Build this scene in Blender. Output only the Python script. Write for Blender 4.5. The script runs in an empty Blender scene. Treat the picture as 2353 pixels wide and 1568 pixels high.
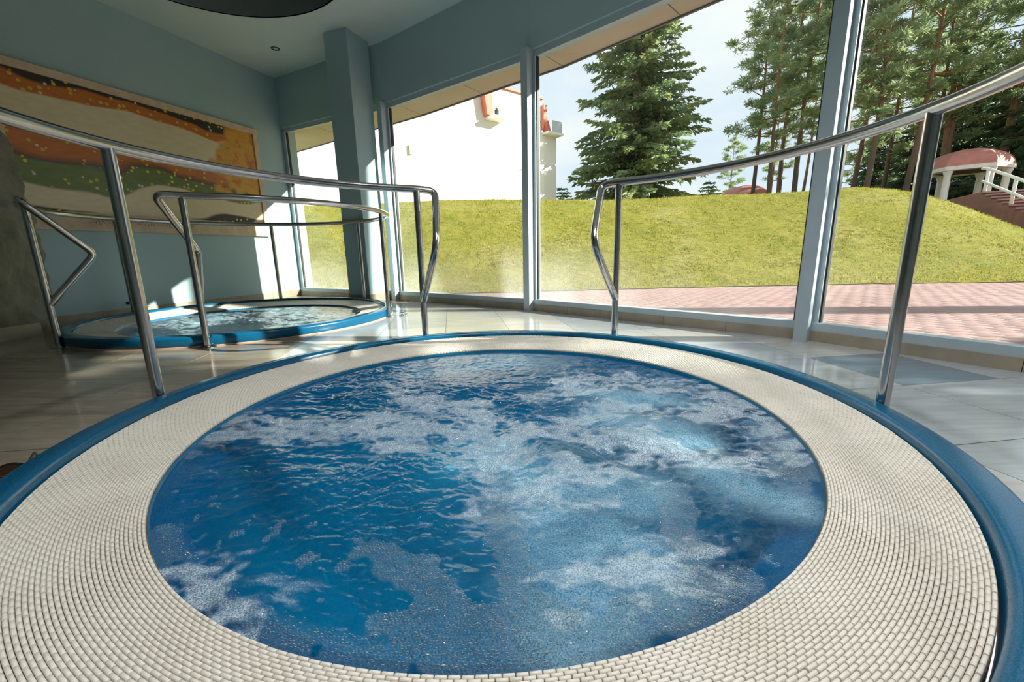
import bpy, bmesh, math, random
import numpy as np
from mathutils import Matrix, Vector

# ------------------------------------------------------------------ camera, sky, sun, exposure
SC = bpy.context.scene
COL = SC.collection
random.seed(7)
RNG = np.random.default_rng(11)
EYE = 0.58                       # camera height above the tiled floor
F_PX, PITCH, ROLL = 950.77, 0.21152, -0.01951

cam_d = bpy.data.cameras.new('camera')
cam_d.sensor_fit = 'HORIZONTAL'
cam_d.sensor_width = 36.0
cam_d.lens = F_PX / 2353 * 36.0
cam_d.clip_start = 0.02
cam_d.clip_end = 500
cam = bpy.data.objects.new('camera', cam_d)
COL.objects.link(cam)
_c, _s = math.cos(ROLL), math.sin(ROLL)
_cp, _sp = math.cos(PITCH), math.sin(PITCH)
_up0 = Vector((0, _sp, _cp))
_x0 = Vector((1, 0, 0))
_right = _c * _x0 + _s * _up0
_up = -_s * _x0 + _c * _up0
_fwd = Vector((0, _cp, -_sp))
M = Matrix.Identity(4)
for i in range(3):
    M[i][0], M[i][1], M[i][2] = _right[i], _up[i], -_fwd[i]
M[2][3] = EYE
cam.matrix_world = M
SC.camera = cam

SC.view_settings.view_transform = 'Standard'
SC.view_settings.look = 'None'
SC.view_settings.gamma = 1.0
SC.view_settings.use_curve_mapping = False
SC.view_settings.exposure = 0.25
SC.cycles.max_bounces = 5
SC.cycles.diffuse_bounces = 3
SC.cycles.glossy_bounces = 3
SC.cycles.use_adaptive_sampling = True
SC.cycles.adaptive_threshold = 0.18
SC.cycles.adaptive_min_samples = 16
SC.cycles.transparent_max_bounces = 20
SC.cycles.caustics_reflective = False
SC.cycles.caustics_refractive = False
SC.cycles.sample_clamp_indirect = 4.0
SC.cycles.use_denoising = True

world = bpy.data.worlds.new('sky')
SC.world = world
world.use_nodes = True
wt = world.node_tree
wt.nodes.clear()
w_out = wt.nodes.new('ShaderNodeOutputWorld')
w_bg = wt.nodes.new('ShaderNodeBackground')
w_tc = wt.nodes.new('ShaderNodeTexCoord')
w_map = wt.nodes.new('ShaderNodeMapping')
w_map.inputs['Scale'].default_value = (1.6, 1.6, 4.0)
w_n = wt.nodes.new('ShaderNodeTexNoise')
w_n.inputs['Scale'].default_value = 1.7
w_n.inputs['Detail'].default_value = 6
w_r = wt.nodes.new('ShaderNodeValToRGB')
w_r.color_ramp.elements[0].position = 0.38
w_r.color_ramp.elements[0].color = (0.76, 0.86, 1.0, 1)
w_r.color_ramp.elements[1].position = 0.62
w_r.color_ramp.elements[1].color = (1.0, 1.0, 1.0, 1)
wt.links.new(w_tc.outputs['Generated'], w_map.inputs['Vector'])
wt.links.new(w_map.outputs['Vector'], w_n.inputs['Vector'])
wt.links.new(w_n.outputs['Fac'], w_r.inputs['Fac'])
wt.links.new(w_r.outputs['Color'], w_bg.inputs['Color'])
w_bg.inputs['Strength'].default_value = 0.9
wt.links.new(w_bg.outputs['Background'], w_out.inputs['Surface'])

SUN_TO = Vector((0.909, -0.090, 0.407)).normalized()      # towards the sun: low, from the right
sun_d = bpy.data.lights.new('sun', 'SUN')
sun_d.energy = 11.0
sun_d.angle = 0.009
sun_d.color = (1.0, 0.93, 0.82)
sun = bpy.data.objects.new('sun', sun_d)
sun.rotation_euler = (-SUN_TO).to_track_quat('-Z', 'Y').to_euler()
sun.location = (20, 0, 15)
COL.objects.link(sun)

FILL_W = 47.0                    # each of the unseen downlights added as fill

# ------------------------------------------------------------------ helpers
def tag(o, label=None, cat=None, group=None, kind=None):
    if label: o['label'] = label
    if cat: o['category'] = cat
    if group: o['group'] = group
    if kind: o['kind'] = kind
    return o

def empty(name, loc=(0, 0, 0), rz=0.0, parent=None):
    o = bpy.data.objects.new(name, None)
    o.location = loc
    o.rotation_euler = (0, 0, rz)
    o.empty_display_size = 0.1
    COL.objects.link(o)
    if parent: o.parent = parent
    return o

def link_mesh(name, me, parent=None, loc=None, rz=None):
    o = bpy.data.objects.new(name, me)
    COL.objects.link(o)
    if parent: o.parent = parent
    if loc is not None: o.location = loc
    if rz is not None: o.rotation_euler = (0, 0, rz)
    return o

def mesh_np(name, V, Fq=None, mat=None, smooth=False, faces=None):
    """mesh from numpy verts and an (n,k) face array, or a ragged list of faces"""
    me = bpy.data.meshes.new(name)
    if faces is not None:
        me.from_pydata([tuple(map(float, v)) for v in V], [], [tuple(map(int, f)) for f in faces])
    else:
        V = np.asarray(V, dtype=np.float32)
        Fq = np.asarray(Fq, dtype=np.int32)
        n, k = Fq.shape
        me.vertices.add(len(V))
        me.vertices.foreach_set('co', V.ravel())
        me.loops.add(n * k)
        me.loops.foreach_set('vertex_index', Fq.ravel())
        me.polygons.add(n)
        me.polygons.foreach_set('loop_start', np.arange(0, n * k, k, dtype=np.int32))
        me.update(calc_edges=True)
        me.validate()
    if mat: me.materials.append(mat)
    if smooth:
        me.polygons.foreach_set('use_smooth', np.ones(len(me.polygons), dtype=bool))
    return me

class MB:
    """collects boxes, tubes, lathes and prisms into one mesh"""
    def __init__(self): self.v, self.f = [], []
    def add(self, V, Fs):
        b = len(self.v)
        self.v += [tuple(float(c) for c in p) for p in V]
        self.f += [tuple(b + int(i) for i in f) for f in Fs]
        return self
    def box(self, x0, x1, y0, y1, z0, z1):
        V = [(x0, y0, z0), (x1, y0, z0), (x1, y1, z0), (x0, y1, z0), (x0, y0, z1), (x1, y0, z1), (x1, y1, z1), (x0, y1, z1)]
        return self.add(V, [(0, 3, 2, 1), (4, 5, 6, 7), (0, 1, 5, 4), (1, 2, 6, 5), (2, 3, 7, 6), (3, 0, 4, 7)])
    def obox(self, p, u, n, t0, t1, d0, d1, z0, z1):
        """box in a frame: origin p (xy), unit u along, unit n across"""
        P = lambda t, d, z: (p[0] + u[0] * t + n[0] * d, p[1] + u[1] * t + n[1] * d, z)
        V = [P(t0, d0, z0), P(t1, d0, z0), P(t1, d1, z0), P(t0, d1, z0), P(t0, d0, z1), P(t1, d0, z1), P(t1, d1, z1), P(t0, d1, z1)]
        return self.add(V, [(0, 3, 2, 1), (4, 5, 6, 7), (0, 1, 5, 4), (1, 2, 6, 5), (2, 3, 7, 6), (3, 0, 4, 7)])
    def prism(self, poly, z0, z1):
        n = len(poly)
        V = [(p[0], p[1], z0) for p in poly] + [(p[0], p[1], z1) for p in poly]
        Fs = [tuple(range(n))[::-1], tuple(range(n, 2 * n))] + [(i, (i + 1) % n, n + (i + 1) % n, n + i) for i in range(n)]
        return self.add(V, Fs)
    def lathe(self, prof, n=96, c=(0, 0), closed=False):
        m = len(prof)
        V, Fs = [], []
        for i in range(n):
            a = 2 * math.pi * i / n
            for r, z in prof:
                V.append((c[0] + r * math.cos(a), c[1] + r * math.sin(a), z))
        for i in range(n):
            j = (i + 1) % n
            for k in range(m if closed else m - 1):
                l = (k + 1) % m
                Fs.append((i * m + k, j * m + k, j * m + l, i * m + l))
        return self.add(V, Fs)
    def tube(self, path, r, n=14, caps=True, radii=None):
        P = [Vector(p) for p in path]
        T = []
        for i in range(len(P)):
            a = P[max(0, i - 1)]; b = P[min(len(P) - 1, i + 1)]
            T.append((b - a).normalized())
        ref = Vector((0, 0, 1)) if abs(T[0].z) < 0.9 else Vector((1, 0, 0))
        U = T[0].cross(ref).normalized()
        V = []
        for i, p in enumerate(P):
            if i:
                U = (U - T[i] * U.dot(T[i])).normalized()
            W = T[i].cross(U)
            rr = radii[i] if radii else r
            for k in range(n):
                a = 2 * math.pi * k / n
                V.append(p + U * (rr * math.cos(a)) + W * (rr * math.sin(a)))
        Fs = []
        for i in range(len(P) - 1):
            for k in range(n):
                l = (k + 1) % n
                Fs.append((i * n + k, i * n + l, (i + 1) * n + l, (i + 1) * n + k))
        if caps:
            Fs.append(tuple(range(n))[::-1])
            Fs.append(tuple((len(P) - 1) * n + k for k in range(n)))
        return self.add(V, Fs)
    def mesh(self, name, mat=None, smooth=False, auto=None):
        me = bpy.data.meshes.new(name)
        me.from_pydata(self.v, [], self.f)
        if mat: me.materials.append(mat)
        if smooth:
            me.polygons.foreach_set('use_smooth', np.ones(len(me.polygons), dtype=bool))
            if auto:
                bm = bmesh.new(); bm.from_mesh(me)
                for e in bm.edges:
                    if len(e.link_faces) == 2 and e.calc_face_angle(0) > auto: e.smooth = False
                bm.to_mesh(me); bm.free()
        me.update()
        return me
    def build(self, name, mat=None, parent=None, smooth=False, auto=None, loc=None, rz=None):
        return link_mesh(name, self.mesh(name, mat, smooth, auto), parent, loc, rz)

def round_path(pts, radii, seg=8):
    """polyline with rounded corners; radii per inner point"""
    P = [Vector(p) for p in pts]
    out = [P[0]]
    for i in range(1, len(P) - 1):
        r = radii[i - 1]
        a, b, c = P[i - 1], P[i], P[i + 1]
        u, v = (a - b).normalized(), (c - b).normalized()
        ang = u.angle(v)
        d = min(r / math.tan(ang / 2), 0.48 * (a - b).length, 0.48 * (c - b).length)
        p0, p2 = b + u * d, b + v * d
        for k in range(seg + 1):
            t = k / seg
            out.append(p0 * (1 - t) ** 2 + b * (2 * t * (1 - t)) + p2 * t * t)
    out.append(P[-1])
    return out

def clip_convex(poly, conv):
    """Sutherland-Hodgman, conv counter-clockwise"""
    out = list(poly)
    n = len(conv)
    for i in range(n):
        a, b = conv[i], conv[(i + 1) % n]
        ex, ey = b[0] - a[0], b[1] - a[1]
        side = lambda p: ex * (p[1] - a[1]) - ey * (p[0] - a[0])
        inp, out = out, []
        for k in range(len(inp)):
            p, q = inp[k], inp[(k + 1) % len(inp)]
            sp_, sq = side(p), side(q)
            if sp_ >= 0: out.append(p)
            if (sp_ >= 0) != (sq >= 0):
                t = sp_ / (sp_ - sq)
                out.append((p[0] + (q[0] - p[0]) * t, p[1] + (q[1] - p[1]) * t))
        if len(out) < 3: return []
    return out

# numpy value noise -------------------------------------------------
_PERM = RNG.random((256, 256)).astype(np.float32)
def vnoise(x, y):
    xi = np.floor(x).astype(int); yi = np.floor(y).astype(int)
    fx = x - xi; fy = y - yi
    fx = fx * fx * fx * (fx * (fx * 6 - 15) + 10); fy = fy * fy * fy * (fy * (fy * 6 - 15) + 10)
    x0 = xi & 255; x1 = (xi + 1) & 255; y0 = yi & 255; y1 = (yi + 1) & 255
    a = _PERM[x0, y0]; b = _PERM[x1, y0]; c = _PERM[x0, y1]; d = _PERM[x1, y1]
    return (a * (1 - fx) + b * fx) * (1 - fy) + (c * (1 - fx) + d * fx) * fy
def fbm(x, y, o=4, g=0.5):
    s = 0; a = 1; t = 0
    for i in range(o):
        s = s + a * vnoise(x * 2 ** i + 17.3 * i, y * 2 ** i + 9.1 * i); t += a; a *= g
    return s / t
def sstep(a, b, x):
    t = np.clip((x - a) / (b - a), 0, 1)
    return t * t * (3 - 2 * t)

# ------------------------------------------------------------------ materials
class NT:
    def __init__(self, name):
        self.m = bpy.data.materials.new(name)
        self.m.use_nodes = True
        self.t = self.m.node_tree
        self.t.nodes.clear()
        self.out = self.t.nodes.new('ShaderNodeOutputMaterial')
    def n(self, typ, **kw):
        nd = self.t.nodes.new(typ)
        for k, v in kw.items():
            if k.startswith('_'): setattr(nd, k[1:], v)
            else:
                key = int(k[1:]) if (k[0] == 'i' and k[1:].isdigit()) else k.replace('_', ' ')
                self.set(nd, key, v)
        return nd
    def set(self, nd, key, v):
        s = nd.inputs[key]
        if hasattr(v, 'is_output') or isinstance(v, bpy.types.NodeSocket): self.t.links.new(v, s)
        elif isinstance(v, (tuple, list)) and len(v) == 3 and s.type == 'RGBA': s.default_value = (*v, 1)
        else: s.default_value = v
    def coord(self, kind='Object', scale=(1, 1, 1), rot=(0, 0, 0)):
        tc = self.n('ShaderNodeTexCoord')
        mp = self.n('ShaderNodeMapping')
        mp.inputs['Scale'].default_value = scale
        mp.inputs['Rotation'].default_value = rot
        self.t.links.new(tc.outputs[kind], mp.inputs['Vector'])
        return mp.outputs[0]
    def geo(self, scale=(1, 1, 1), rot=(0, 0, 0)):
        g = self.n('ShaderNodeNewGeometry')
        mp = self.n('ShaderNodeMapping')
        mp.inputs['Scale'].default_value = scale
        mp.inputs['Rotation'].default_value = rot
        self.t.links.new(g.outputs['Position'], mp.inputs['Vector'])
        return mp.outputs[0]
    def noise(self, vec, scale, detail=4, rough=0.5, dist=0.0):
        return self.n('ShaderNodeTexNoise', Vector=vec, Scale=scale, Detail=detail, Roughness=rough, Distortion=dist).outputs['Fac']
    def ramp(self, fac, stops, interp='LINEAR'):
        r = self.n('ShaderNodeValToRGB', Fac=fac)
        cr = r.color_ramp
        cr.interpolation = interp
        while len(cr.elements) < len(stops): cr.elements.new(0.5)
        for e, (p, c) in zip(cr.elements, stops):
            e.position = p
            e.color = (*c, 1) if len(c) == 3 else c
        return r.outputs['Color']
    def mix(self, fac, a, b, mode='MIX'):
        nd = self.t.nodes.new('ShaderNodeMix')
        nd.data_type = 'RGBA'
        nd.blend_type = mode
        self.set(nd, 0, fac)
        self.set(nd, 6, a if not (isinstance(a, tuple) and len(a) == 3) else (*a, 1))
        self.set(nd, 7, b if not (isinstance(b, tuple) and len(b) == 3) else (*b, 1))
        return nd.outputs[2]
    def math(self, op, a, b=None, clamp=False):
        nd = self.n('ShaderNodeMath', _operation=op, _use_clamp=clamp)
        self.set(nd, 0, a)
        if b is not None: self.set(nd, 1, b)
        return nd.outputs[0]
    def bump(self, h, strength=0.3, dist=0.01):
        return self.n('ShaderNodeBump', Height=h, Strength=strength, Distance=dist).outputs[0]
    def pbsdf(self, **kw):
        p = self.n('ShaderNodeBsdfPrincipled', **kw)
        return p.outputs[0]
    def done(self, sh):
        self.t.links.new(sh, self.out.inputs['Surface'])
        return self.m

def simple(name, col, rough=0.5, metal=0.0, var=0.0, vscale=4.0, bump=0.0, bscale=60.0, coord='geo', coat=0.0):
    t = NT(name)
    vec = t.geo() if coord == 'geo' else t.coord('Object')
    c = col
    if var > 0:
        nz = t.noise(vec, vscale, 5, 0.6)
        c = t.ramp(nz, [(0.3, tuple(max(0, x * (1 - var)) for x in col)), (0.7, tuple(min(1, x * (1 + var)) for x in col))])
    kw = dict(Base_Color=c, Roughness=rough, Metallic=metal, Coat_Weight=coat)
    if bump > 0:
        kw['Normal'] = t.bump(t.noise(vec, bscale, 4, 0.6), bump, 0.004)
    return t.done(t.pbsdf(**kw))

def mat_wall():
    t = NT('teal_wall_paint')
    v = t.geo()
    c = t.ramp(t.noise(v, 1.3, 3), [(0.3, (0.405, 0.57, 0.61)), (0.7, (0.435, 0.60, 0.64))])
    return t.done(t.pbsdf(Base_Color=c, Roughness=0.55, Normal=t.bump(t.noise(v, 90, 3), 0.06, 0.003)))
M_WALL = mat_wall()
M_CEIL = simple('ceiling_paint', (0.58, 0.70, 0.70), 0.6, var=0.03, vscale=2)
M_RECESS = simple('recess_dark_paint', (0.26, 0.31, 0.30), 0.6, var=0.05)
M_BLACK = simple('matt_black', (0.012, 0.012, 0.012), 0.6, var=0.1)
M_ALU = simple('blue_grey_aluminium', (0.50, 0.60, 0.66), 0.4, 0.1, var=0.04, vscale=8)
M_GASKET = simple('black_gasket', (0.015, 0.018, 0.02), 0.5, var=0.1)
M_SOFFIT = simple('beige_soffit_panel', (0.60, 0.52, 0.40), 0.7, var=0.05, vscale=3)
M_FASCIA = simple('grey_metal_fascia', (0.16, 0.15, 0.18), 0.5, 0.2, var=0.08)
M_GROUT = simple('dark_grout', (0.16, 0.14, 0.12), 0.8, var=0.15, vscale=20)

def mat_tile(name, a, b, rot):
    t = NT(name)
    v = t.geo((1, 9, 1), (0, 0, math.radians(-8 + rot)))
    g = t.noise(v, 3.2, 6, 0.62, 0.4)
    big = t.noise(t.geo(), 0.9, 2)
    c = t.ramp(g, [(0.28, a), (0.72, b)])
    oi = t.n('ShaderNodeObjectInfo')
    val = t.n('ShaderNodeMapRange', Value=oi.outputs['Random'])
    val.inputs['To Min'].default_value = 0.93
    val.inputs['To Max'].default_value = 1.05
    hsv = t.n('ShaderNodeHueSaturation', Value=val.outputs[0], Color=c)
    r = t.ramp(big, [(0.35, (0.07,) * 3), (0.7, (0.22,) * 3)])
    return t.done(t.pbsdf(Base_Color=hsv.outputs[0], Roughness=r, Specular_IOR_Level=0.6, Normal=t.bump(g, 0.04, 0.002)))
M_TILE = [mat_tile('shaded_cream_floor_tile', (0.26, 0.22, 0.165), (0.38, 0.335, 0.27), 0),  # cream pair darkened for shade, greys lightened for daylight
          mat_tile('shaded_cream_cross_grain_tile', (0.24, 0.205, 0.155), (0.35, 0.31, 0.25), 90),
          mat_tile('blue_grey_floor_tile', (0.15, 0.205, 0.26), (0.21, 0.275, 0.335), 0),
          mat_tile('skylit_grey_floor_tile', (0.33, 0.365, 0.395), (0.45, 0.485, 0.515), 90),
          mat_tile('daylit_pale_floor_tile', (0.41, 0.41, 0.40), (0.55, 0.55, 0.535), 0)]
M_SKIRT = simple('beige_skirting_tile', (0.40, 0.34, 0.26), 0.45, var=0.14, vscale=9)

def mat_glass():
    t = NT('window_glass')
    tr = t.n('ShaderNodeBsdfTransparent', Color=(0.95, 0.985, 0.975))
    gl = t.n('ShaderNodeBsdfGlossy', Color=(1, 1, 1), Roughness=0.01)
    lw = t.n('ShaderNodeLayerWeight', Blend=0.5)
    fr = t.math('ADD', t.math('MULTIPLY', t.math('POWER', lw.outputs['Facing'], 5.0), 0.5), 0.025)
    m1 = t.n('ShaderNodeMixShader', i0=fr, i1=tr.outputs[0], i2=gl.outputs[0])
    # condensation low on the panes
    g = t.n('ShaderNodeNewGeometry')
    sep = t.n('ShaderNodeSeparateXYZ', Vector=g.outputs['Position'])
    mr = t.n('ShaderNodeMapRange', Value=sep.outputs['Z'])
    mr.interpolation_type = 'SMOOTHSTEP'
    for k, v in (('From Min', 0.10), ('From Max', 0.75), ('To Min', 0.20), ('To Max', 0.0)): mr.inputs[k].default_value = v
    mx = t.n('ShaderNodeMapRange', Value=sep.outputs['X'])
    mx.interpolation_type = 'SMOOTHSTEP'
    for k, v in (('From Min', 0.2), ('From Max', 1.5), ('To Min', 1.0), ('To Max', 0.15)): mx.inputs[k].default_value = v
    nz = t.ramp(t.noise(t.geo((1, 1, 0.5)), 2.6, 4), [(0.3, (0.35,) * 3), (0.7, (1,) * 3)])
    fog = t.math('MULTIPLY', t.math('MULTIPLY', mr.outputs[0], mx.outputs[0]), nz)
    df = t.n('ShaderNodeBsdfTranslucent', Color=(0.9, 0.95, 0.95))
    m2 = t.n('ShaderNodeMixShader', i0=fog, i1=m1.outputs[0], i2=df.outputs[0])
    return t.done(m2.outputs[0])
M_GLASS = mat_glass()

def mat_steel():
    t = NT('brushed_stainless_steel')
    n = t.noise(t.geo((1, 1, 1)), 30, 3)
    r = t.ramp(n, [(0.3, (0.15,) * 3), (0.7, (0.23,) * 3)])
    return t.done(t.pbsdf(Base_Color=(0.50, 0.48, 0.47), Metallic=1.0, Roughness=r))
M_STEEL = mat_steel()
M_CHROME = simple('polished_chrome', (0.75, 0.75, 0.76), 0.08, 1.0)

def mat_gel(name, a, b, rough=0.22):
    t = NT(name)
    v = t.geo()
    vo = t.n('ShaderNodeTexVoronoi', Vector=v, Scale=700)
    sp = t.n('ShaderNodeSeparateColor', Color=vo.outputs['Color'])
    c = t.ramp(sp.outputs[0], [(0.0, a), (0.55, tuple((x + y) / 2 for x, y in zip(a, b))), (1.0, b)])
    return t.done(t.pbsdf(Base_Color=c, Roughness=rough, Specular_IOR_Level=0.35, Coat_Weight=0.05, Coat_Roughness=0.08))
M_RIM = mat_gel('speckled_blue_gelcoat', (0.0, 0.060, 0.135), (0.008, 0.125, 0.25))
M_BASIN = mat_gel('speckled_blue_basin', (0.0, 0.17, 0.34), (0.01, 0.36, 0.52), 0.3)
M_LEDGE = mat_gel('speckled_navy_ledge', (0.0, 0.075, 0.19), (0.015, 0.25, 0.44), 0.3)
M_SEAL = simple('peach_sealing_strip', (0.62, 0.36, 0.24), 0.7, var=0.15, vscale=12)

def mat_ceramic():
    t = NT('cream_ceramic_grille')
    v = t.geo()
    n1 = t.noise(v, 7, 4)
    c = t.ramp(n1, [(0.3, (0.68, 0.64, 0.555)), (0.7, (0.77, 0.735, 0.66))])
    st = t.ramp(t.noise(v, 26, 5, 0.7), [(0.62, (0, 0, 0)), (0.74, (0.55, 0.55, 0.55))])
    c2 = t.mix(st, c, (0.50, 0.49, 0.46))
    return t.done(t.pbsdf(Base_Color=c2, Roughness=0.32))
M_CERAM = mat_ceramic()
def mat_grille_bed():
    t = NT('rust_stained_joint')
    n1 = t.noise(t.geo(), 14, 5, 0.7)
    c = t.ramp(n1, [(0.3, (0.04, 0.03, 0.022)), (0.55, (0.14, 0.085, 0.035)), (0.75, (0.34, 0.20, 0.07))])
    return t.done(t.pbsdf(Base_Color=c, Roughness=0.7))
M_BED = mat_grille_bed()

def mat_water():
    t = NT('bubbling_blue_water')
    at = t.n('ShaderNodeAttribute'); at.attribute_name = 'foam'
    mk = t.n('ShaderNodeAttribute'); mk.attribute_name = 'milk'
    v = t.geo()
    fine = t.noise(v, 120, 3, 0.55, 0.6)
    vo = t.n('ShaderNodeTexVoronoi', Vector=v, Scale=300)
    hb = t.math('ADD', t.math('MULTIPLY', fine, 0.6), t.math('MULTIPLY', t.math('MULTIPLY', vo.outputs['Distance'], at.outputs['Fac']), 1.5))
    nrm = t.bump(hb, 0.5, 0.003)
    tr = t.n('ShaderNodeBsdfTransparent', Color=(0.30, 0.86, 0.97))
    gr = t.ramp(t.noise(v, 330, 2, 0.6), [(0.36, (0.07, 0.30, 0.48)), (0.66, (0.48, 0.72, 0.85))])
    df = t.n('ShaderNodeBsdfDiffuse', Color=gr, Normal=nrm)
    m0 = t.n('ShaderNodeMixShader', i0=t.math('MULTIPLY', mk.outputs['Fac'], 0.62), i1=tr.outputs[0], i2=df.outputs[0])
    wf = t.n('ShaderNodeBsdfDiffuse', Color=(0.74, 0.86, 0.95), Normal=nrm)
    cell = t.ramp(vo.outputs['Distance'], [(0.25, (0.25,) * 3), (0.65, (1,) * 3)])
    m1 = t.n('ShaderNodeMixShader', i0=t.math('MULTIPLY', t.math('MULTIPLY', at.outputs['Fac'], cell), 0.7, True), i1=m0.outputs[0], i2=wf.outputs[0])
    fr = t.n('ShaderNodeFresnel', IOR=1.38, Normal=nrm)
    gl = t.n('ShaderNodeBsdfGlossy', Roughness=0.04, Color=(1, 1, 1), Normal=nrm)
    m2 = t.n('ShaderNodeMixShader', i0=fr.outputs[0], i1=m1.outputs[0], i2=gl.outputs[0])
    return t.done(m2.outputs[0])
M_WATER = mat_water()
def mat_bubble():
    t = NT('thin_water_bubble')
    lw = t.n('ShaderNodeLayerWeight', Blend=0.5)
    f = t.ramp(lw.outputs['Facing'], [(0.0, (0.015,) * 3), (0.30, (0.03,) * 3), (0.44, (0.55,) * 3), (0.57, (0.50,) * 3), (0.75, (0.22,) * 3), (1.0, (0.30,) * 3)])
    tr = t.n('ShaderNodeBsdfTransparent', Color=(0.98, 1.0, 1.0))
    gl = t.n('ShaderNodeBsdfGlossy', Roughness=0.05, Color=(0.88, 0.95, 1.0))
    m = t.n('ShaderNodeMixShader', i0=f, i1=tr.outputs[0], i2=gl.outputs[0])
    return t.done(m.outputs[0])
M_BUBBLE = mat_bubble()

def mat_stone():
    t = NT('rough_mossy_stone')
    v = t.geo()
    n1 = t.noise(v, 3.0, 6, 0.65, 0.3)
    n2 = t.noise(v, 14, 6, 0.7)
    c = t.ramp(n1, [(0.3, (0.13, 0.12, 0.085)), (0.5, (0.24, 0.225, 0.165)), (0.7, (0.34, 0.32, 0.25))])
    return t.done(t.pbsdf(Base_Color=c, Roughness=0.85, Normal=t.bump(n2, 0.7, 0.02)))
M_STONE = mat_stone()

def mat_painting():
    t = NT('abstract_flowing_painting')
    v = t.coord('Object')
    sep = t.n('ShaderNodeSeparateXYZ', Vector=v)
    warp = t.noise(t.coord('Object', (0.9, 1, 1.4)), 1.15, 2, 0.4)
    h = t.math('ADD', sep.outputs['Z'], t.math('MULTIPLY', t.math('SUBTRACT', warp, 0.5), 0.55))
    h = t.math('MULTIPLY', h, 0.76)
    CR, OR_, GR, DK, GO = (0.80, 0.68, 0.47), (0.60, 0.18, 0.03), (0.16, 0.22, 0.05), (0.03, 0.022, 0.015), (0.72, 0.38, 0.04)
    bands = t.ramp(h, [(0.0, DK), (0.15, DK), (0.17, CR), (0.33, CR), (0.345, GR), (0.44, GR), (0.455, (0.14, 0.07, 0.04)), (0.50, OR_), (0.58, OR_),
                       (0.595, CR), (0.84, CR), (0.855, OR_), (0.93, OR_), (0.945, DK)])
    # a golden field towards the window end
    g2 = t.noise(t.coord('Object', (1, 1, 1)), 2.0, 2, 0.5)
    gx = t.math('ADD', sep.outputs['X'], t.math('MULTIPLY', t.math('SUBTRACT', g2, 0.5), 1.0))
    gold = t.ramp(gx, [(0.50, (1,) * 3), (0.56, (0,) * 3)])
    gz = t.ramp(sep.outputs['Z'], [(0.50, (0,) * 3), (0.52, (1,) * 3)])
    gc = t.ramp(t.noise(v, 5.0, 3), [(0.35, OR_), (0.45, GO), (0.6, GO), (0.7, (0.10, 0.12, 0.05))])
    bands = t.mix(t.math('MULTIPLY', gold, gz), bands, gc)
    vo = t.n('ShaderNodeTexVoronoi', Vector=v, Scale=19)
    dots = t.ramp(vo.outputs['Distance'], [(0.26, (1,) * 3), (0.30, (0,) * 3)])
    sepc = t.n('ShaderNodeSeparateColor', Color=vo.outputs['Color'])
    keep = t.ramp(sepc.outputs[0], [(0.40, (0,) * 3), (0.41, (1,) * 3)])
    dcol = t.ramp(sepc.outputs[1], [(0.0, (0.75, 0.55, 0.03)), (0.5, (0.74, 0.62, 0.08)), (0.55, (0.75, 0.68, 0.62)), (0.8, (0.30, 0.12, 0.16))], 'CONSTANT')
    sb = t.n('ShaderNodeSeparateColor', Color=bands)
    notcream = t.math('LESS_THAN', sb.outputs[1], 0.32)
    c = t.mix(t.math('MULTIPLY', t.math('MULTIPLY', dots, keep), notcream), bands, dcol)
    c = t.mix(0.25, c, t.ramp(t.noise(t.coord('Object', (1, 1, 3)), 9, 5), [(0.3, (0.2, 0.16, 0.1)), (0.7, (0.8, 0.7, 0.5))]), 'OVERLAY')
    return t.done(t.pbsdf(Base_Color=c, Roughness=0.4))
M_PAINTING = mat_painting()
M_FRAME = simple('pale_wooden_frame', (0.72, 0.55, 0.38), 0.55, var=0.12, vscale=14)
M_SCRIPT = simple('faint_brown_script', (0.32, 0.2, 0.13), 0.7, var=0.1)

# outdoor
def mat_grass():
    t = NT('sunlit_grass')
    v = t.geo()
    n1 = t.noise(v, 0.55, 4, 0.6)
    n2 = t.noise(t.geo((1, 1, 2.2)), 5.0, 6, 0.75)
    n3 = t.noise(v, 40, 3, 0.7)
    c = t.ramp(n1, [(0.3, (0.24, 0.25, 0.05)), (0.5, (0.31, 0.285, 0.055)), (0.7, (0.38, 0.34, 0.12))])
    c = t.mix(t.ramp(n2, [(0.33, (1,) * 3), (0.55, (0,) * 3)]), c, (0.19, 0.21, 0.04))
    c = t.mix(t.ramp(n2, [(0.58, (0,) * 3), (0.8, (0.7,) * 3)]), c, (0.42, 0.38, 0.16))
    h = t.math('ADD', t.math('MULTIPLY', n2, 0.7), t.math('MULTIPLY', n3, 0.3))
    return t.done(t.pbsdf(Base_Color=c, Roughness=0.9, Specular_IOR_Level=0.1, Normal=t.bump(h, 0.8, 0.10)))
M_GRASS = mat_grass()
def mat_blade():
    t = NT('grass_blades')
    c = t.ramp(t.noise(t.geo(), 2.2, 4, 0.7), [(0.3, (0.26, 0.26, 0.05)), (0.5, (0.35, 0.32, 0.065)), (0.72, (0.42, 0.38, 0.13))])
    d = t.n('ShaderNodeBsdfDiffuse', Color=c); tl = t.n('ShaderNodeBsdfTranslucent', Color=c)
    return t.done(t.n('ShaderNodeMixShader', i0=0.5, i1=d.outputs[0], i2=tl.outputs[0]).outputs[0])
M_BLADE = mat_blade()
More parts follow.
